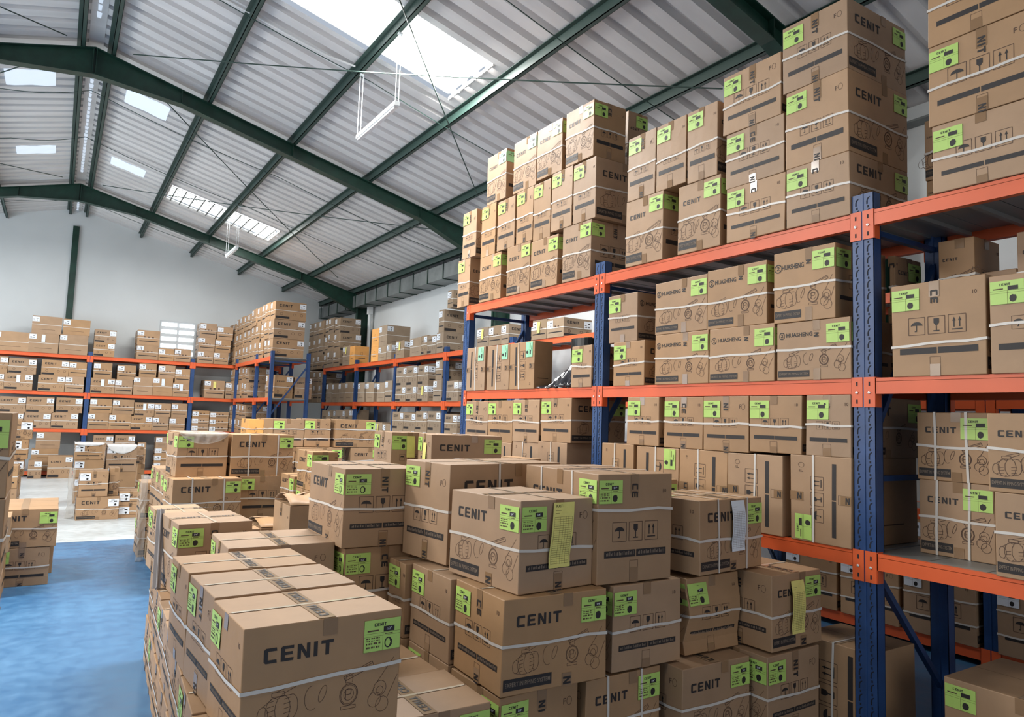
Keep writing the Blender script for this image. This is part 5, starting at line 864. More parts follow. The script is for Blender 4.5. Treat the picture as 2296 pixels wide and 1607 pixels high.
(1.977, 6.4, 1.001, 0, 0.45, 0.234, 0.351, 'L', 'S', 'h', 'g', 'pale carton edge left of the torn print carton, strapped', GR[17], '', 'F', 1, 0),
(1.988, 7, 0.82, 0, 0.45, 0.224, 0.264, 'L', 'S', 'h', 'g', 'low carton with small lime label left of the torn print carton', GR[17], '', 'F', 1, 0),
(1.69, 6, 0.33, 0, 0.5, 0.232, 0.6, 'S', 'P', '', 'n', 'open carton with bent flap and white paper', GR[17], '', 'F', 1, 0),
(1.585, 6.5, 0.12, 0, 0.5, 0.479, 0.566, 'S', 'L', '', 'g', 'low carton with bent top flaps and print, behind the flat pale top', GR[17], '', 'F', 1, 0),
(1.41, 6.3, 0.12, 0, 0.4, 0.122, 0.591, 'S', 'P', '', 'g', 'small low carton with lime edge between left block and flaps', GR[17], '', 'F', 1, 0, 0),
(-0.637, 3.4, 0, 0, 0.4, 0.5, 0.33, 'S', 'L', 'h', 'n', 'dim carton at far left edge, lowest of its tall stack', GR[0], '', 'F', 1, 0, 0),
(-0.637, 3.4, 0.333, 0, 0.4, 0.5, 0.33, 'S', 'L', 'h', 'n', 'dim carton at far left edge, second lowest of its tall stack', GR[0], '', 'F', 1, 0, 0),
(-0.637, 3.4, 0.666, 0, 0.4, 0.5, 0.33, 'S', 'L', 'h', 'n', 'dim carton at far left edge, middle of its tall stack', GR[0], '', 'F', 1, 0, 0),
(-0.637, 3.4, 0.999, 0, 0.4, 0.5, 0.33, 'S', 'L', 'h', 'n', 'dim carton at far left edge, second highest of its tall stack', GR[0], '', 'F', 1, 0),
(-0.637, 3.4, 1.332, 0, 0.4, 0.5, 0.33, 'S', 'L', 'h', 'g', 'dim carton at far left edge, topmost of its tall stack', GR[0], '', 'F', 1, 0),
(0.358, 12.46, 0, 0, 0.45, 0.563, 0.335, 'S', 'L', 'h', 'w', 'wrapped printed carton on the concrete floor, front of the pile', GR[19], '', 'F', 1, 0),
(0.377, 12.5, 0.338, 0, 0.42, 0.382, 0.378, 'L', 'S', 'h', 'w', 'wrapped icon carton standing on the front printed one', GR[19], '', 'F', 1, 0),
(0.778, 12.62, 0.338, 0, 0.4, 0.132, 0.415, 'S', 'L', 'h', 'w', 'narrow wrapped carton beside the icon one on the front printed carton', GR[19], '', 'F', 1, 0),
(0.928, 12.56, 0, 0, 0.5, 0.305, 0.192, 'S', 'P', 'h', 'w', 'lower carton at right of the wrapped pile', GR[19], '', 'F', 1, 0, 0),
(0.919, 12.56, 0.195, 0, 0.45, 0.314, 0.202, 'L', 'S', 'h', 'w', 'upper carton at right of the wrapped pile', GR[19], '', 'F', 1, 0, 0),
(0.363, 14.6, 0, 0, 0.5, 0.444, 0.443, 'L', 'S', 'h', 'w', 'rear left bottom carton of the wrapped pile', GR[19], '', 'F', 1, 0, 0),
(0.351, 14.6, 0.446, 0, 0.5, 0.431, 0.302, 'S', 'P', 'h', 'w', 'rear left middle carton of the wrapped pile', GR[19], '', 'F', 1, 0),
(0.335, 14.6, 0.75, 0, 0.5, 0.411, 0.279, 'L', 'S', 'h', 'w', 'rear left top carton of the wrapped pile, label upper left', GR[19], '', 'F', 1, 0),
(0.852, 14.7, 0, 0, 0.5, 0.459, 0.531, 'S', 'P', 'h', 'w', 'rear right bottom carton of the wrapped pile', GR[19], '', 'F', 1, 0),
(0.829, 14.7, 0.534, 0, 0.5, 0.481, 0.464, 'L', 'S', 'h', 'w', 'rear right tall carton of the wrapped pile under drooping white film', GR[19], '', 'F', 1, 0),
(1.416, 15.6, 0, 0, 0.4, 0.123, 0.604, 'S', 'L', 'h', 'w', 'lowest carton of the short stack at right of the wrapped pile', GR[19], '', 'F', 1, 0),
(1.388, 15.6, 0.607, 0, 0.4, 0.123, 0.323, 'S', 'L', 'h', 'w', 'upper carton of the short stack at right of the wrapped pile', GR[19], '', 'F', 1, 0),
(-0.574, 13.2, 0, 0, 0.45, 0.198, 0.599, 'S', 'S', 'h', 'w', 'strapped carton left of the aisle, lowest of the tall rear stack', GR[20], '', 'F', 1, 0, 0),
(-0.541, 13.2, 0.602, 0, 0.45, 0.199, 0.242, 'S', 'L', 'h', 'w', 'strapped carton left of the aisle, second of the tall rear stack', GR[20], '', 'F', 1, 0),
(-0.541, 13.2, 0.847, 0, 0.45, 0.233, 0.305, 'S', 'S', 'h', 'w', 'strapped carton left of the aisle, third of the tall rear stack', GR[20], '', 'F', 1, 0),
(-0.541, 13.2, 1.155, 0, 0.45, 0.267, 0.285, 'S', 'L', 'h', 'w', 'strapped carton left of the aisle, topmost of the tall rear stack', GR[20], '', 'F', 1, 0),
(-0.806, 12.6, 0, 0, 0.5, 0.42, 0.469, 'S', 'S', 'h', 'w', 'strapped carton left of the aisle, lower of the pair before the tall stack', GR[20], '', 'F', 1, 0),
(-0.806, 12.6, 0.472, 0, 0.5, 0.42, 0.322, 'S', 'S', 'h', 'w', 'strapped carton left of the aisle, upper of the pair before the tall stack', GR[20], '', 'F', 1, 0),
(1.63, 3.04, 0.001, 0, 0.43, 0.55, 0.547, 'S', 'L', 'h', 'g', 'lower carton directly beneath second carton going back in middle layer of central', GR[16], '', 'F', 2, 0),
(1.6, 3.5, 0.001, 0, 0.2, 0.55, 0.547, 'S', 'L', 'h', 'g', 'lower carton directly beneath third carton going back in middle layer of central', GR[16], '', 'F', 2, 0, 0),
(0.9, 9.25, 0.001, 0, 0.43, 0.5, 0.417, 'S', 'L', 'h', 'g', 'lower carton directly beneath carton standing free behind the aisle corner of middle', GR[17], '', 'F', 1, 0, 0),
(2.27, 5.33, 0.001, -0.052, 0.42, 0.3, 0.387, 'S', 'L', 'h', 'g', 'lower carton further beneath carton with slip left of the long carton on', GR[17], '', 'F', 1, 0, 0),
(2.27, 5.33, 0.391, -0.052, 0.42, 0.3, 0.387, 'S', 'L', 'h', 'g', 'lower carton next beneath carton with slip left of the long carton on', GR[17], '', 'F', 1, 0, 0),
(2.27, 5.33, 0.781, -0.052, 0.42, 0.3, 0.387, 'S', 'L', 'h', 'g', 'lower carton directly beneath carton with slip left of the long carton on', GR[17], '', 'F', 1, 0, 0),
(3.07, 5, 0.001, 0, 0.4, 0.42, 0.487, 'S', 'L', 'h', 'g', 'lower carton next beneath carton with lime hand-lettered note behind the central stack', GR[17], '', 'F', 1, 0, 0),
(3.07, 5, 0.491, 0, 0.4, 0.42, 0.487, 'S', 'L', 'h', 'g', 'lower carton directly beneath carton with lime hand-lettered note behind the central stack', GR[17], '', 'F', 1, 0, 0),
(2.95, 3.35, 0.001, 0.052, 0.43, 0.6, 0.547, 'S', 'L', 'h', 'g', 'lower carton directly beneath hidden supporting carton behind central stacks, nearest', GR[17], '', 'F', 1, 0, 0),
(2.72, 3.85, 0.001, 0.052, 0.43, 0.6, 0.547, 'S', 'L', 'h', 'g', 'lower carton directly beneath hidden supporting carton behind central stacks, middle', GR[17], '', 'F', 1, 0, 0),
(2.35, 4.86, 0.001, 0.052, 0.43, 0.6, 0.367, 'S', 'L', 'h', 'g', 'lower carton directly beneath hidden supporting carton behind central stacks, farthest', GR[17], '', 'F', 1, 0, 0),
(2.843, 9.9, 0.001, 0, 0.45, 0.629, 0.41, 'S', 'L', 'h', 'g', 'lower carton next beneath carton with print cut off below the rear centre', GR[17], '', 'F', 1, 0, 0),
(2.843, 9.9, 0.414, 0, 0.45, 0.629, 0.41, 'S', 'L', 'h', 'g', 'lower carton directly beneath carton with print cut off below the rear centre', GR[17], '', 'F', 1, 0, 0),
(2.194, 10, 0.001, 0, 0.45, 0.55, 0.41, 'S', 'L', 'h', 'g', 'lower carton next beneath second layer carton under rear centre row, left', GR[17], '', 'F', 1, 0, 0),
(2.194, 10, 0.414, 0, 0.45, 0.55, 0.41, 'S', 'L', 'h', 'g', 'lower carton directly beneath second layer carton under rear centre row, left', GR[17], '', 'F', 1, 0, 0),
(2.754, 10, 0.001, 0, 0.45, 0.079, 0.41, 'S', 'L', 'h', 'g', 'lower carton next beneath second layer carton under rear centre row, centre', GR[17], '', 'F', 1, 0, 0),
(2.754, 10, 0.414, 0, 0.45, 0.079, 0.41, 'S', 'L', 'h', 'g', 'lower carton directly beneath second layer carton under rear centre row, centre', GR[17], '', 'F', 1, 0, 0),
(3.62, 9.95, 0.001, 0, 0.45, 0.48, 0.41, 'S', 'L', 'h', 'g', 'lower carton next beneath second layer carton under rear centre row, right', GR[17], '', 'F', 1, 0, 0),
(3.62, 9.95, 0.414, 0, 0.45, 0.48, 0.41, 'S', 'L', 'h', 'g', 'lower carton directly beneath second layer carton under rear centre row, right', GR[17], '', 'F', 1, 0, 0),
(1.977, 6.4, 0.687, 0, 0.45, 0.234, 0.312, 'S', 'L', 'h', 'g', 'lower carton directly beneath pale carton edge left of the torn print carton,', GR[17], '', 'F', 1, 0, 0),
(1.988, 7, 0.001, 0, 0.45, 0.224, 0.407, 'S', 'L', 'h', 'g', 'lower carton next beneath low carton with small lime label left of the', GR[17], '', 'F', 1, 0, 0),
(1.988, 7, 0.411, 0, 0.45, 0.224, 0.407, 'S', 'L', 'h', 'g', 'lower carton directly beneath low carton with small lime label left of the', GR[17], '', 'F', 1, 0, 0),
(1.69, 6, 0.001, 0, 0.5, 0.232, 0.327, 'S', 'L', 'h', 'g', 'lower carton directly beneath open carton with bent flap and white paper', GR[17], '', 'F', 1, 0, 0),
(1.585, 6.5, 0.001, 0, 0.5, 0.479, 0.117, 'S', 'L', 'h', 'g', 'lower carton directly beneath low carton with bent top flaps and print, behind', GR[17], '', 'F', 1, 0, 0),
(1.41, 6.3, 0.001, 0, 0.4, 0.122, 0.117, 'S', 'L', 'h', 'g', 'lower carton directly beneath small low carton with lime edge between left block', GR[17], '', 'F', 1, 0, 0),
]
PAL = [(1.04, 2.57, 2.5, 1.5, 0.14), (1.33, 3.7, 0.28, 0.62, 0.13), (0.97, 7.32, 1.2, 1.85, 0.19)]
ZT1 = 0.998
ZT2 = 1.029
FL1 = (1.69, 6.0, 0.932, 0.232)
FL2 = (1.585, 6.5, 0.688, 0.479)

# ------------------------------------------------------------------ hall shell
XL, XR, YB, YW = -6.55, 6.85, -6.0, 21.0
RX, RZ, SL = .10, 6.66, .2612           # ridge line of the sheets; purlins hang just under
def roofz(x): return RZ - SL*abs(x-RX)
def plain(name, boxes, key):
    mb = MB()
    for q in boxes: mb.box(*q, key)
    return struct(mb.build(name))
plain('floor', [(XL-.3, YB-.3, -.1, XR+.3, YW+.3, 0)], 'floor')
mb = MB(); P = [(XL, 0), (XR, 0), (XR, roofz(XR)), (RX, RZ), (XL, roofz(XL))]
mb.add([(x, YW, z) for x, z in P]+[(x, YW+.2, z) for x, z in P], [(0, 1, 2, 3, 4), (9, 8, 7, 6, 5)]+[(i, (i+1) % 5+0, (i+1) % 5+5, i+5) for i in range(5)], 'wall'); struct(mb.build('wall_end'))
plain('wall_right', [(XR, YB, 0, XR+.2, YW, roofz(XR)-.02)], 'wall')
plain('wall_left', [(XL-.2, YB, 0, XL, YW, 1.3), (XL-.2, YB, 3.9, XL, YW, roofz(XL)-.02), (XL-.2, YB, 1.3, XL, 0, 3.9), (XL-.2, 8, 1.3, XL, 11, 3.9), (XL-.2, 18, 1.3, XL, YW, 3.9)], 'wall')
mb = MB()
for q in ((XL, -1.2, 0, 5), (4.4, XR, 0, 5), (-1.2, 4.4, 4.3, 5)): mb.box(q[0], YB-.2, q[2], q[1], YB, q[3]-.1 if q[3] == 5 else q[3], 'wall')
mb.add([(XL, YB, 4.9), (XR, YB, 4.9), (RX, YB, RZ)], [(0, 1, 2)], 'wall'); struct(mb.build('wall_rear'))
# corrugated sheets with openings for the roof lights (x range, y range)
OPN = [(1.68, 3.86, 6.70, 7.80), (1.68, 3.88, 15.85, 16.95), (.56, 1.17, 12.08, 12.68), (.56, 1.17, 15.66, 16.16)]
OPN += [(2*RX-b_, 2*RX-a_, c_, d_) for a_, b_, c_, d_ in OPN]+[(-3.66, -1.48, .45, 1.55)]  # mirrored slope; its big roof lights are unseen, added for light
def sheet(side, name):
    mb = MB(); pit = .28; ys = []; y = YB
    while y < YW-.001:
        ys += [(y, 0), (y+.17, 0), (y+.19, 1), (y+.26, 1)]; y += pit
    ys.append((YW, 0)); xs = sorted({0, 7.2} | {abs(v-RX) for o in OPN for v in o[:2] if (v-RX)*side > 0})
    ycut = sorted({v for o in OPN for v in o[2:]})
    def prof(y):
        t = (y-YB) % pit
        return 0 if t < .17 else (t-.17)/.02 if t < .19 else 1 if t < .26 else (pit-t)/.02
    yy = sorted({q[0] for q in ys} | set(ycut)); inv = lambda x, y: any(o[0]-1e-3 < x < o[1]+1e-3 and o[2] < y < o[3] for o in OPN)
    for i in range(len(xs)-1):
        vs = []; fs = []
        for y in yy:
            for x in (xs[i], xs[i+1]): vs.append((RX+side*x, y, RZ-SL*x+.075*prof(y)))
        for j in range(len(yy)-1):
            if inv(RX+side*(xs[i]+xs[i+1])/2, (yy[j]+yy[j+1])/2): continue
            fs.append((2*j, 2*j+1, 2*j+3, 2*j+2))
        mb.add(vs, fs, 'roof')
    return struct(mb.build(name))
sheet(1, 'ceiling'); sheet(-1, 'ceiling')
for i, (a_, b_, c_, d_) in enumerate(OPN):
    big = b_-a_ > 1; mb = MB(); n = 10; m_ = 6; vs = []; fs = []
    for j in range(m_+1):
        for k in range(n+1):
            x = a_+(b_-a_)*j/m_; y = c_+(d_-c_)*k/n
            vs.append((x, y, roofz(x)+.05+(.018*math.cos(k*2*math.pi/2.5) if big else .006*math.sin(j*1.7+k*.9)-.055)))
    for j in range(m_):
        for k in range(n): q = j*(n+1)+k; fs.append((q, q+1, q+n+2, q+n+1))
    mb.add(vs, fs, 'sky' if big else 'sky2'); struct(mb.build('window_%d' % (i+1), smooth=not big))
    if i == 1:
        mb = MB()
        for k in range(9): y = c_+(d_-c_)*(k+.5)/9; mb.bar((a_, y, roofz(a_)-.01), (b_, y, roofz(b_)-.01), .014, .008, 'gutter')
        for k in range(12): x = a_+(b_-a_)*(k+.5)/12; mb.box(x-.012, c_, roofz(x)-.025, x+.012, d_, roofz(x)-.017, 'gutter')
        struct(mb.build('trim_19'))
    if big:   # pale overlap strips around the fibreglass
        mb = MB()
        for x in (a_-.02, b_): 
            for k in range(8): mb.box(x, c_+(d_-c_)*k/8, roofz(x)-.02, x+.02, c_+(d_-c_)*(k+1)/8-.01, roofz(x)+.02, 'roof')
        struct(mb.build('trim_%d' % (i+1)))
mb = MB(); y = 11.4   # daylight leaking through the ridge capping between the sheet crests
mb.box(RX-.09, YB, RZ-.03, RX+.09, YW, RZ-.02, 'roof'); 
struct(mb.build('trim_20'))
mb = MB(); y = -5.9
rr_ = random.Random(3)
while y < YW-.1:
    if not (10.2 < y < 12.0 or 17.3 < y < 18.3): w_ = .018+.012*rr_.random(); mb.add([(RX-w_, y, RZ-.036), (RX+w_, y+.02, RZ-.036), (RX+w_*.7, y+.17, RZ-.036), (RX-w_*.8, y+.16, RZ-.036)], [(0, 1, 2, 3)], 'sky2')
    y += .2
struct(mb.build('window_20'))
# louvred window high on the end wall
for n_, (x0, x1, z0, z1, cols) in enumerate(((2.18, 3.08, 3.05, 4.02, 2), (3.92, 4.82, 3.0, 4.0, 2))):
    mb = MB(); mb.box(x0, YW-.04, z0, x1, YW-.001, z1, 'winf'); struct(mb.build('window_%d' % (30+n_)))
    mb = MB()
    for c_ in range(cols):
        for r_ in range(5):
            w_ = (x1-x0-.10)/cols; X = x0+.04+c_*(w_+.03); Z = z1-.05-r_*.19-.10; mb.box(X, YW-.07, Z, X+w_-.03, YW-.041, Z+.10, 'vent')
    struct(mb.build('window_%d' % (40+n_)))

# ------------------------------------------------------------------ portal frames, purlins, bracing
def frame_(Y, label):
    root = tag(empty('portal_frame', (0, Y, 0)), label, 'roof frame', 'green portal frames')
    for s, nm in ((1, 'rafter'), (-1, 'rafter')):
        mb = MB(); P = []
        # underside profile: deeper at ridge haunch and at the knee
        pts = [(0, .37), (1.1, .20), (4.9, .19), (6.42, .46)]
        def seg(w, top_off, bot_fn, key):
            vs = []; fs = []; n = len(pts)
            for d_, dep in pts:
                x = RX+s*d_; zt = roofz(x)-.13-top_off; zb = roofz(x)-.13-bot_fn(dep)
                vs += [(x, -w, zt), (x, w, zt), (x, w, zb), (x, -w, zb)]
            for i in range(n-1):
                for k in range(4): a0 = 4*i+k; a1 = 4*i+(k+1) % 4; fs.append((a0, a1, a1+4, a0+4))
            fs.append((0, 1, 2, 3)); mb.add(vs, fs, key)
        seg(.008, 0, lambda d: d, 'green'); seg(.075, 0, lambda d: .012, 'green'); seg(.075, 0, lambda d: d, 'green') if False else None
        # bottom flange
        vs = []; fs = []
        for d_, dep in pts:
            x = RX+s*d_; zb = roofz(x)-.13-dep; vs += [(x, -.075, zb), (x, .075, zb), (x, .075, zb-.012), (x, -.075, zb-.012)]
        for i in range(3):
            for k in range(4): a0 = 4*i+k; a1 = 4*i+(k+1) % 4; fs.append((a0, a1, a1+4, a0+4))
        mb.add(vs, fs, 'green')
        for d_ in (.02, 1.1, 2.7, 4.9): 
            x = RX+s*d_; dep = .36 if d_ < 1 else .19; mb.box(x-.005, -.07, roofz(x)-.13-dep, x+.005, .07, roofz(x)-.14, 'green')
        mb.build(nm, root)
    for x0, x1, xe in ((6.54, 6.84, XR), (-6.5, -6.2, XL)):
        mb = MB(); zt = roofz(x1 if x1 > 0 else x0)-.1
        mb.box(x0, -.008, 0, x1, .008, zt, 'green'); mb.box(x0, -.075, 0, x0+.012, .075, zt-.1, 'green'); mb.box(x1-.012, -.075, 0, x1, .075, zt, 'green'); mb.box(x0-.05, -.12, 0, x1+.04, .12, .02, 'green')
        mb.build('column', root)
frame_(3.9, 'nearest green portal frame, behind the stacked cartons at upper right'); frame_(11.0, 'green portal frame crossing the upper left of the ceiling'); frame_(18.1, 'farthest green portal frame with its column beside the rear wall racks')
names_ = {1.55: 'first purlin right of the ridge', 2.8: 'second purlin right of the ridge, light batten hangs from it', 4.05: 'third purlin right of the ridge', 5.3: 'fourth purlin right of the ridge', 6.42: 'eaves purlin above the galvanised gutter'}
def purlin(x, label, key='green_d'):
    mb = MB(); z = roofz(x)
    mb.box(-.004, YB, -.115, .004, YW, 0, key); mb.box(-.004, YB, -.115, .05, YW, -.107, key); mb.box(-.05, YB, -.008, .004, YW, 0, key); mb.box(.045, YB, -.115, .05, YW, -.10, key)
    o = mb.build('purlin'); o.location = (x, 0, z-.012); tag(o, label, 'purlin', 'dark green purlins under the roof sheets'); return o
for x, n_ in names_.items():
    purlin(x, 'dark green '+n_)
    purlin(2*RX-x, 'dark green '+n_.replace('right', 'left').replace(', light batten hangs from it', '').replace('eaves purlin above the galvanised gutter', 'eaves purlin above the left wall'))
purlin(RX-.17, 'dark green ridge purlin on the left of the ridge gap'); purlin(RX+.19, 'dark green ridge purlin on the right of the ridge gap')
mb = MB(); mb.box(-.07, -.05, 3.0, .07, 0, 6.2, 'green'); o = mb.build('wall_post'); o.location = (.11, YW-.02, 0); tag(o, 'slim green post running up the middle of the end wall', 'post')
mb = MB(); mb.box(XR-.16, YB, 4.66, XR-.01, YW, 4.68, 'gutter'); mb.box(6.42, 11.0, 4.52, 6.44, YW, 4.80, 'gutter'); mb.box(6.42, 11.0, 4.5, XR-.02, YW, 4.52, 'gutter')
y = 11.4; root = tag(empty('gutter', (0, 0, 0)), 'galvanised box gutter along the top of the right wall', 'gutter'); mb.build('trough', root)
while y < YW: 
    b2 = MB(); b2.box(6.405, y-.012, 4.50, 6.418, y+.012, 4.84, 'green'); b2.box(6.405, y-.012, 4.485, 6.84, y+.012, 4.498, 'green'); b2.build('bracket', root); y += .72
mb = MB(); mb.tube([(6.72, 17.6, 4.5), (6.72, 17.6, 0.0)], .045, 'white', 10); mb.box(6.66, 17.54, 4.3, 6.78, 17.66, 4.5, 'white'); tag(mb.build('downpipe'), 'white downpipe beside the far frame column', 'pipe')
def rod(pts, label, r=.008):
    out = []
    for a, b_ in zip(pts, pts[1:]):
        a, b_ = Vector(a), Vector(b_); n = 8
        for i in range(n): t = i/n; p = a.lerp(b_, t); p.z -= .05*math.sin(math.pi*t); out.append(p)
    out.append(Vector(pts[-1])); mb = MB(); mb.tube(out, r, 'green_d', 5); tag(mb.build('bracing_rod'), label, 'bracing rod', 'thin bracing rods under the roof')
def RP(x, y, d=.22): return (x, y, roofz(x)-d)
rod([RP(.52, 10.4), RP(5.38, 4.73)], 'thin bracing rod from ridge of second frame towards the upper right'); rod([RP(.9, 4.4), RP(5.19, 9.34)], 'thin bracing rod crossing in front of the bright roof light')
rod([RP(.8, 11.1), RP(5.6, 16.9)], 'thin bracing rod dropping right from the middle frame'); rod([RP(.49, 17.14), RP(5.6, 11.2)], 'thin bracing rod rising right from the far frame')
rod([RP(-.23, 10.43), RP(-4, 6.2)], 'thin bracing rod left of the ridge in the near bay'); rod([RP(-.5, 11.2), RP(-4, 14.6)], 'thin bracing rod left of the ridge, behind middle frame'); rod([RP(-.23, 17.13), RP(-4, 12.3)], 'thin bracing rod left of the ridge, reaching the far frame')
for Y in (1.5, 5.6, 8.2, 12.6, 14.9, 19.4): rod([RP(-6.2, Y, .1), RP(-1, Y, .1), RP(RX, Y, .1), RP(3, Y, .1), RP(6.3, Y, .1)], 'thin sag rod across the slope at roof bay %s' % {1.5: 'nearest the camera', 5.6: 'before the bright roof light', 8.2: 'behind the bright roof light', 12.6: 'after the middle frame', 14.9: 'before the far frame', 19.4: 'against the end wall'}[Y], .006)
def batten(y0, y1, z, label):
    root = tag(empty('batten_light', (2.82, y0, z)), label, 'light', 'white battens hung from the second purlin'); L_ = y1-y0
    mb = MB(); mb.box(-.03, 0, 0, .03, L_, .045, 'white'); mb.box(-.02, .03, -.025, .02, L_-.03, 0, 'film'); mb.build('housing', root)
    zt = roofz(2.82)-.16-z
    for yy in (.01, L_-.01): b2 = MB(); b2.box(-.022, yy-.004, .04, -.016, yy+.004, zt, 'white'); b2.box(.016, yy-.004, .04, .022, yy+.004, zt, 'white'); b2.box(-.022, yy-.02, zt-.02, .022, yy+.02, zt, 'white'); b2.build('hanger', root)
batten(6.9, 8.06, 4.985, 'white batten light hanging below the near bright roof light'); batten(14.85, 15.9, 4.93, 'white batten light hanging before the far frame')
mb = MB(); mb.tube([(2.75, 8.1, roofz(2.75)-.08)]+[(2.75-k*.3, 8.25+.02*k, roofz(2.75-k*.3)-.03-.01*math.sin(k)) for k in range(1, 8)], .012, 'film', 6); tag(mb.build('conduit'), 'white conduit running under the sheets to the near batten light', 'conduit')

# ------------------------------------------------------------------ pallet racks
def upright(mb, cx, cy, ax, top, big):
    """open post: ax = 'X' front faces -X (web plane spans Y)"""
    hw = .062 if big else .05; dp = .07
    def T(u, v, z): return (cx+v, cy-u, z) if ax == 'X' else (cx+u, cy+v, z)
    def bx(u0, v0, z0, u1, v1, z1, k): mb.box(u0, v0, z0, u1, v1, z1, k, lambda p: T(*p))
    bx(-hw, -dp/2, 0, hw, -dp/2+.003, top, 'blue'); bx(-hw, -dp/2, 0, -hw+.003, dp/2, top, 'blue'); bx(hw-.003, -dp/2, 0, hw, dp/2, top, 'blue')
    bx(-hw, dp/2-.003, 0, -hw+.025, dp/2, top, 'blue'); bx(hw-.025, dp/2-.003, 0, hw, dp/2, top, 'blue'); bx(-.005, -dp/2-.004, 0, .005, -dp/2, top, 'blue')
    if big:
        z = .1
        while z < top-.05:
            for sx in (-1, 1):
                u = sx*.032; e = -dp/2-.0015
                for poly in ([(-.009, 0), (-.002, 0), (-.002, .022), (-.009, .018)], [(-.009, .018), (-.002, .022), (.004, .032), (-.003, .034)], [(-.003, .034), (.004, .032), (.010, .036), (.010, .041)], [(-.004, -.020), (.004, -.020), (.004, -.008), (-.004, -.008)]):
                    q = [T(u+(a if sx > 0 else a), e, z+b_) for a, b_ in poly]; mb.add(q, [(0, 1, 2, 3)], 'slot')
            z += .066
    bx(-hw-.02, -dp/2-.02, 0, hw+.02, dp/2+.02, .006, 'blue')
def rack(name, label, ax, posts, front, depth, levels, top, big=False, ends=None, deck='deck', holes=True):
    root = tag(empty(name, (0, 0, 0)), label, 'rack'); sgn = 1
    def W(u, v, z): return (front+v, u, z) if ax == 'X' else (u, front+v, z)
    cnt = 0
    for p in posts:
        for v in (.035, depth-.035):
            mb = MB(); c = W(p, v, 0); upright(mb, c[0], c[1], ax, 2.895 if big and p == posts[-1] else top, big and v < .1); mb.build('upright', root)
        for q_, z1_, r_, z2_ in ((.05, 1.45, depth-.05, 1.45), (.05, 2.80, depth-.05, 2.80), (.05, 1.0, depth-.05, .25), (.05, 1.62, depth-.05, 2.72)):
            mb = MB(); mb.bar(W(p, q_, z1_), W(p, r_, z2_), .032, .03, 'blue'); mb.build('brace', root)
    hw = .062 if big else .05
    for a_, b_ in zip(posts, posts[1:]):
        for l in levels:
            for v, fr in ((-.004, True), (depth-.04, False)):
                mb = MB(); bh = .085; x0, x1 = a_+hw*.0+.066, b_-.066
                def bx(u0, v0, z0, u1, v1, z1, k):
                    if ax == 'X': mb.box(front+v0, u0, z0, front+v1, u1, z1, k)
                    else: mb.box(u0, front+v0, z0, u1, front+v1, z1, k)
                bx(x0, v, l-bh, x1, v+.042, l-.018, 'orange'); bx(x0, v, l-.02, x1, v+.03, l, 'orange'); bm = mb.build('beam', root)
                for xe, d in ((x0, -1), (x1, 1)):
                    mb = MB(); e0, e1 = sorted((xe, xe+d*.062)); vv = v-.004 if fr else depth
                    bx(e0, vv, l-.155, e1, vv+.0045, l+.005, 'orange'); q0, q1 = sorted((xe-d*.004, xe)); bx(q0, v, l-.155, q1, v+.05, l+.005, 'orange')
                    if big and fr:
                        m_ = (e0+e1)/2
                        for zz in (.03, .125): bx(m_-.004, vv-.001, l-zz-.012, m_+.004, vv, l-zz+.010, 'slot')
                        n = 8; bz = l-.078; vs = [W(m_+.008*math.cos(2*math.pi*k/n), vv-.005, bz+.008*math.sin(2*math.pi*k/n)) for k in range(n)]
                        mb.add(vs+[W(m_, vv-.007, bz)], [(k, (k+1) % n, n) for k in range(n)], 'bolt')
                    mb.build('connector', bm)
            mb = MB(); n = max(4, int((b_-a_)/.28)); w_ = (b_-a_-.02)/n
            for k in range(n):
                u = a_+.01+k*w_
                if ax == 'X': mb.box(front+.03, u, l-.022, front+depth-.03, u+w_-.006, l-.002, deck); mb.box(front+.04, u+w_*.3, l-.045, front+depth-.04, u+w_*.4, l-.022, deck)
                else: mb.box(u, front+.03, l-.022, u+w_-.006, front+depth-.03, l-.002, deck); mb.box(u+w_*.3, front+.04, l-.045, u+w_*.4, front+depth-.04, l-.022, deck)
            mb.build('deck_panel', root)
    return root
rack('pallet_rack', 'near blue and orange rack with teardrop slotted posts on the right', 'X', (-.02, 2.225, 4.47, 6.70), 3.655, .80, (1.07, 1.985, 2.897), 3.0, True)
rack('pallet_rack', 'blue and orange rack standing along the white end wall', 'Y', (-3.95, -1.68, .62, 2.93, 5.2), 20.12, .80, (.13, 1.13, 2.0, 2.9), 3.0)
rack('pallet_rack', 'corner rack with open blue end frame and diagonal brace, at the rear', 'X', (15.92, 17.3, 19.5), 3.87, .86, (1.13, 2.0, 2.9), 3.02)
rack('pallet_rack', 'long blue and orange rack along the right wall behind the near rack', 'X', (.39, 2.63, 4.87, 7.11, 9.35, 11.59, 13.87, 16.2, 18.6), 5.9, .60, (.13, 1.1, 1.985, 2.88), 2.98)

# ------------------------------------------------------------------ pallets
def pallet(x, y, w, d, h, label):
    root = tag(empty('wooden_pallet', (x, y, 0)), label, 'pallet'); n = 7
    for k in range(n): mb = MB(); u = k*(w-.09)/(n-1); mb.box(u, 0, h-.02, u+.09, d, h-.001, 'wood'); mb.build('deck_board', root)
    for k in range(3):
        mb = MB(); v = k*(d-.08)/2; mb.box(0, v, .02, w, v+.08, h-.021, 'wood'); mb.build('bearer', root)
    mb = MB(); mb.box(0, 0, 0, w, d, .019, 'wood'); mb.build('base_board', root)
for i, (x, y, w, d, h) in enumerate(PAL):
    pallet(x, y, w, d, h, ['pallet under the central carton stack and its neighbours', 'pallet under the carton pair with torn print', 'pallet under the middle stack with drooping plastic'][i])

# ------------------------------------------------------------------ cartons
KEYS = None
for r in BOXES:
    carton(*r)
o = POOL.build('carton_backlog'); o['kind'] = 'stuff'; tag(o, 'remaining small cartons deep on the rear racks and low inside the floor stacks', 'boxes')

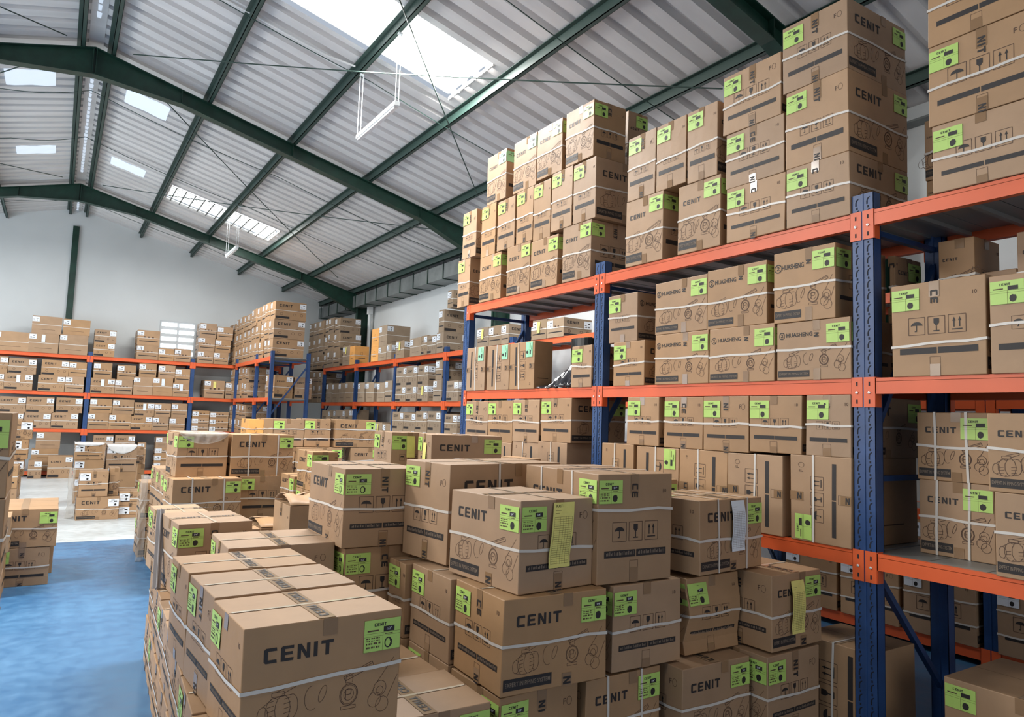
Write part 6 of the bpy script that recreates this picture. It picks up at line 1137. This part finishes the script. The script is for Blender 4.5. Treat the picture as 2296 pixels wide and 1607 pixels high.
# ------------------------------------------------------------------ loose things
def flap(root_label, x, y, z, pts, label):
    pass
def sheet_film(name, label, x0, x1, y0, y1, z, drop, key='film', yaw=0):
    """thin film lying on a carton with a curved skirt hanging over the front"""
    mb = MB(); n = 14; m_ = 5; vs = []; fs = []; r_ = random.Random(label)
    for j in range(m_+1):
        for i in range(n+1):
            x = (x1-x0)*i/n; vs.append((x, (y1-y0)*(1-j/m_), .008+.006*r_.random()))
    k0 = len(vs)
    for j in range(1, 6):
        for i in range(n+1):
            x = (x1-x0)*i/n; s = math.sin(math.pi*i/n)**.7; vs.append((x, -.012-.012*math.sin(i*2.1+j*.8)*s-.006, .006-drop*s*j/5-.01*j/5))
    for q in range(len(vs)//(n+1)-1):
        for i in range(n): a0 = q*(n+1)+i; fs.append((a0, a0+1, a0+n+2, a0+n+1))
    mb.add(vs, fs, key); o = mb.build(name, smooth=True); o.location = (x0, y0, z); o.rotation_euler = (0, 0, yaw); sd = o.modifiers.new('s', 'SOLIDIFY'); sd.thickness = .001
    tag(o, label, 'plastic film'); return o
sheet_film('plastic_film', 'white film drooping over the rear right tall carton of the wrapped pile', .83, 1.31, 14.70, 15.2, ZT1, .14)
sheet_film('plastic_film', 'white film lying over the rear left top carton of the wrapped pile', .33, .78, 14.60, 15.1, ZT2, .03)
o = sheet_film('plastic_film', 'dusty film drooping over the top left carton of the middle stack', 1.03, 1.49, 7.60, 8.1, 1.462, .10, 'drape', .05)
# crumpled wrap down the left of the wrapped pile
def crumple(name, label, cx, cy, z0, z1, w, key, cat, seed=1, dx=0):
    mb = MB(); r_ = random.Random(seed); n, m_ = 10, 16; vs = []; fs = []
    for j in range(m_+1):
        for i in range(n):
            a_ = 2*math.pi*i/n; rr = w*(.6+.5*r_.random())*(1-.25*j/m_); vs.append((cx+rr*math.cos(a_)+dx*j/m_, cy+rr*math.sin(a_)*.8, z0+(z1-z0)*j/m_))
    for j in range(m_):
        for i in range(n): a0 = j*n+i; a1 = j*n+(i+1) % n; fs.append((a0, a1, a1+n, a0+n))
    fs.append(tuple(range(n))[::-1]); fs.append(tuple(range(m_*n, m_*n+n))); mb.add(vs, fs, key); o = mb.build(name); tag(o, label, cat); return o
crumple('plastic_wrap', 'crumpled clear wrap bunched down the left side of the wrapped pile', .29, 12.75, 0, .75, .06, 'drape', 'plastic wrap', 5)
crumple('plastic_wrap', 'crumpled film bunched at the aisle corner of the middle stack', .90, 9.0, 0, .95, .05, 'drape', 'plastic wrap', 8)
# black film roll and shiny bag on the middle shelf
root = tag(empty('film_roll', (4.08, 5.14, 1.985)), 'upright roll of black film on the middle shelf, farthest bay', 'film roll'); mb = MB(); n = 28
vs = [(.155*math.cos(2*math.pi*k/n), .155*math.sin(2*math.pi*k/n), z) for z in (0, .47) for k in range(n)]; mb.add(vs, [(k, (k+1) % n, (k+1) % n+n, k+n) for k in range(n)]+[tuple(range(n))[::-1], tuple(range(n, 2*n))], 'black'); mb.build('roll', root, smooth=False)
mb = MB(); mb.tube([(0, 0, .471), (0, 0, .49)], .04, 'wood', 16); mb.build('core', root)
mb = MB(); n, m_ = 26, 14; vs = []; fs = []; r_ = random.Random(5)
for j in range(m_+1):
    t = j/m_
    for i in range(n+1):
        s = i/n; ytop = 5.02-.18*s*1.0; y = 5.34-.52*s-(.0)*t; z = 1.99+(.02+.30*min(1, s*1.25))*(1-t)**.8; x = 3.86-.20*t+.03*math.sin(s*23+t*3)*t+.012*math.sin(s*57+t*9)+.008*r_.random()
        vs.append((x, y, z+.008*math.sin(s*31)))
for j in range(m_):
    for i in range(n): a0 = j*(n+1)+i; fs.append((a0, a0+1, a0+n+2, a0+n+1))
mb.add(vs, fs, 'bag'); o = mb.build('plastic_bag', smooth=True); sd = o.modifiers.new('s', 'SOLIDIFY'); sd.thickness = .002; tag(o, 'crinkled shiny black plastic bag before the film roll on the middle shelf', 'plastic bag')
# edge board leaning against the aisle side of the left block, and a thin yellow slip hanging beside it
mb = MB(); mb.bar((.60, 4.92, .60), (.625, 5.19, 1.04), .045, .006, 'hat', up=(0, 1, 0)); mb.bar((.60, 4.92, .60), (.625, 5.19, 1.04), .006, .045, 'hat', up=(0, 1, 0)); tag(mb.build('edge_board'), 'grey cardboard edge board leaning on the aisle side of left block', 'edge board')
# bent flaps on the two open cartons
def flaps(x, y, z, w, d, label, ang=.35):
    root = tag(empty('loose_carton_lid', (x, y, z)), label, 'carton lid')
    for s, (yy, sgn) in enumerate(((0, 1), (d, -1))):
        mb = MB(); n = 8; vs = []; fs = []
        for j in range(5):
            for i in range(n+1): t = j/4; vs.append((w*i/n, yy+sgn*t*d*.5, .004+ang*.25*t*(1-.5*t)*(1+.2*math.sin(i*.9+s))))
        for j in range(4):
            for i in range(n): a0 = j*(n+1)+i; fs.append((a0, a0+1, a0+n+2, a0+n+1))
        mb.add(vs, fs, 'kraft'); o = mb.build('flap', root, smooth=True); sd = o.modifiers.new('s', 'SOLIDIFY'); sd.thickness = .004
flaps(FL2[0], FL2[1], FL2[2], FL2[3], .5, 'bent flaps standing open on the low printed carton behind flat top'); flaps(FL1[0], FL1[1], FL1[2], FL1[3], .5, 'curved flaps lifted on the open brown carton behind the middle', .5)
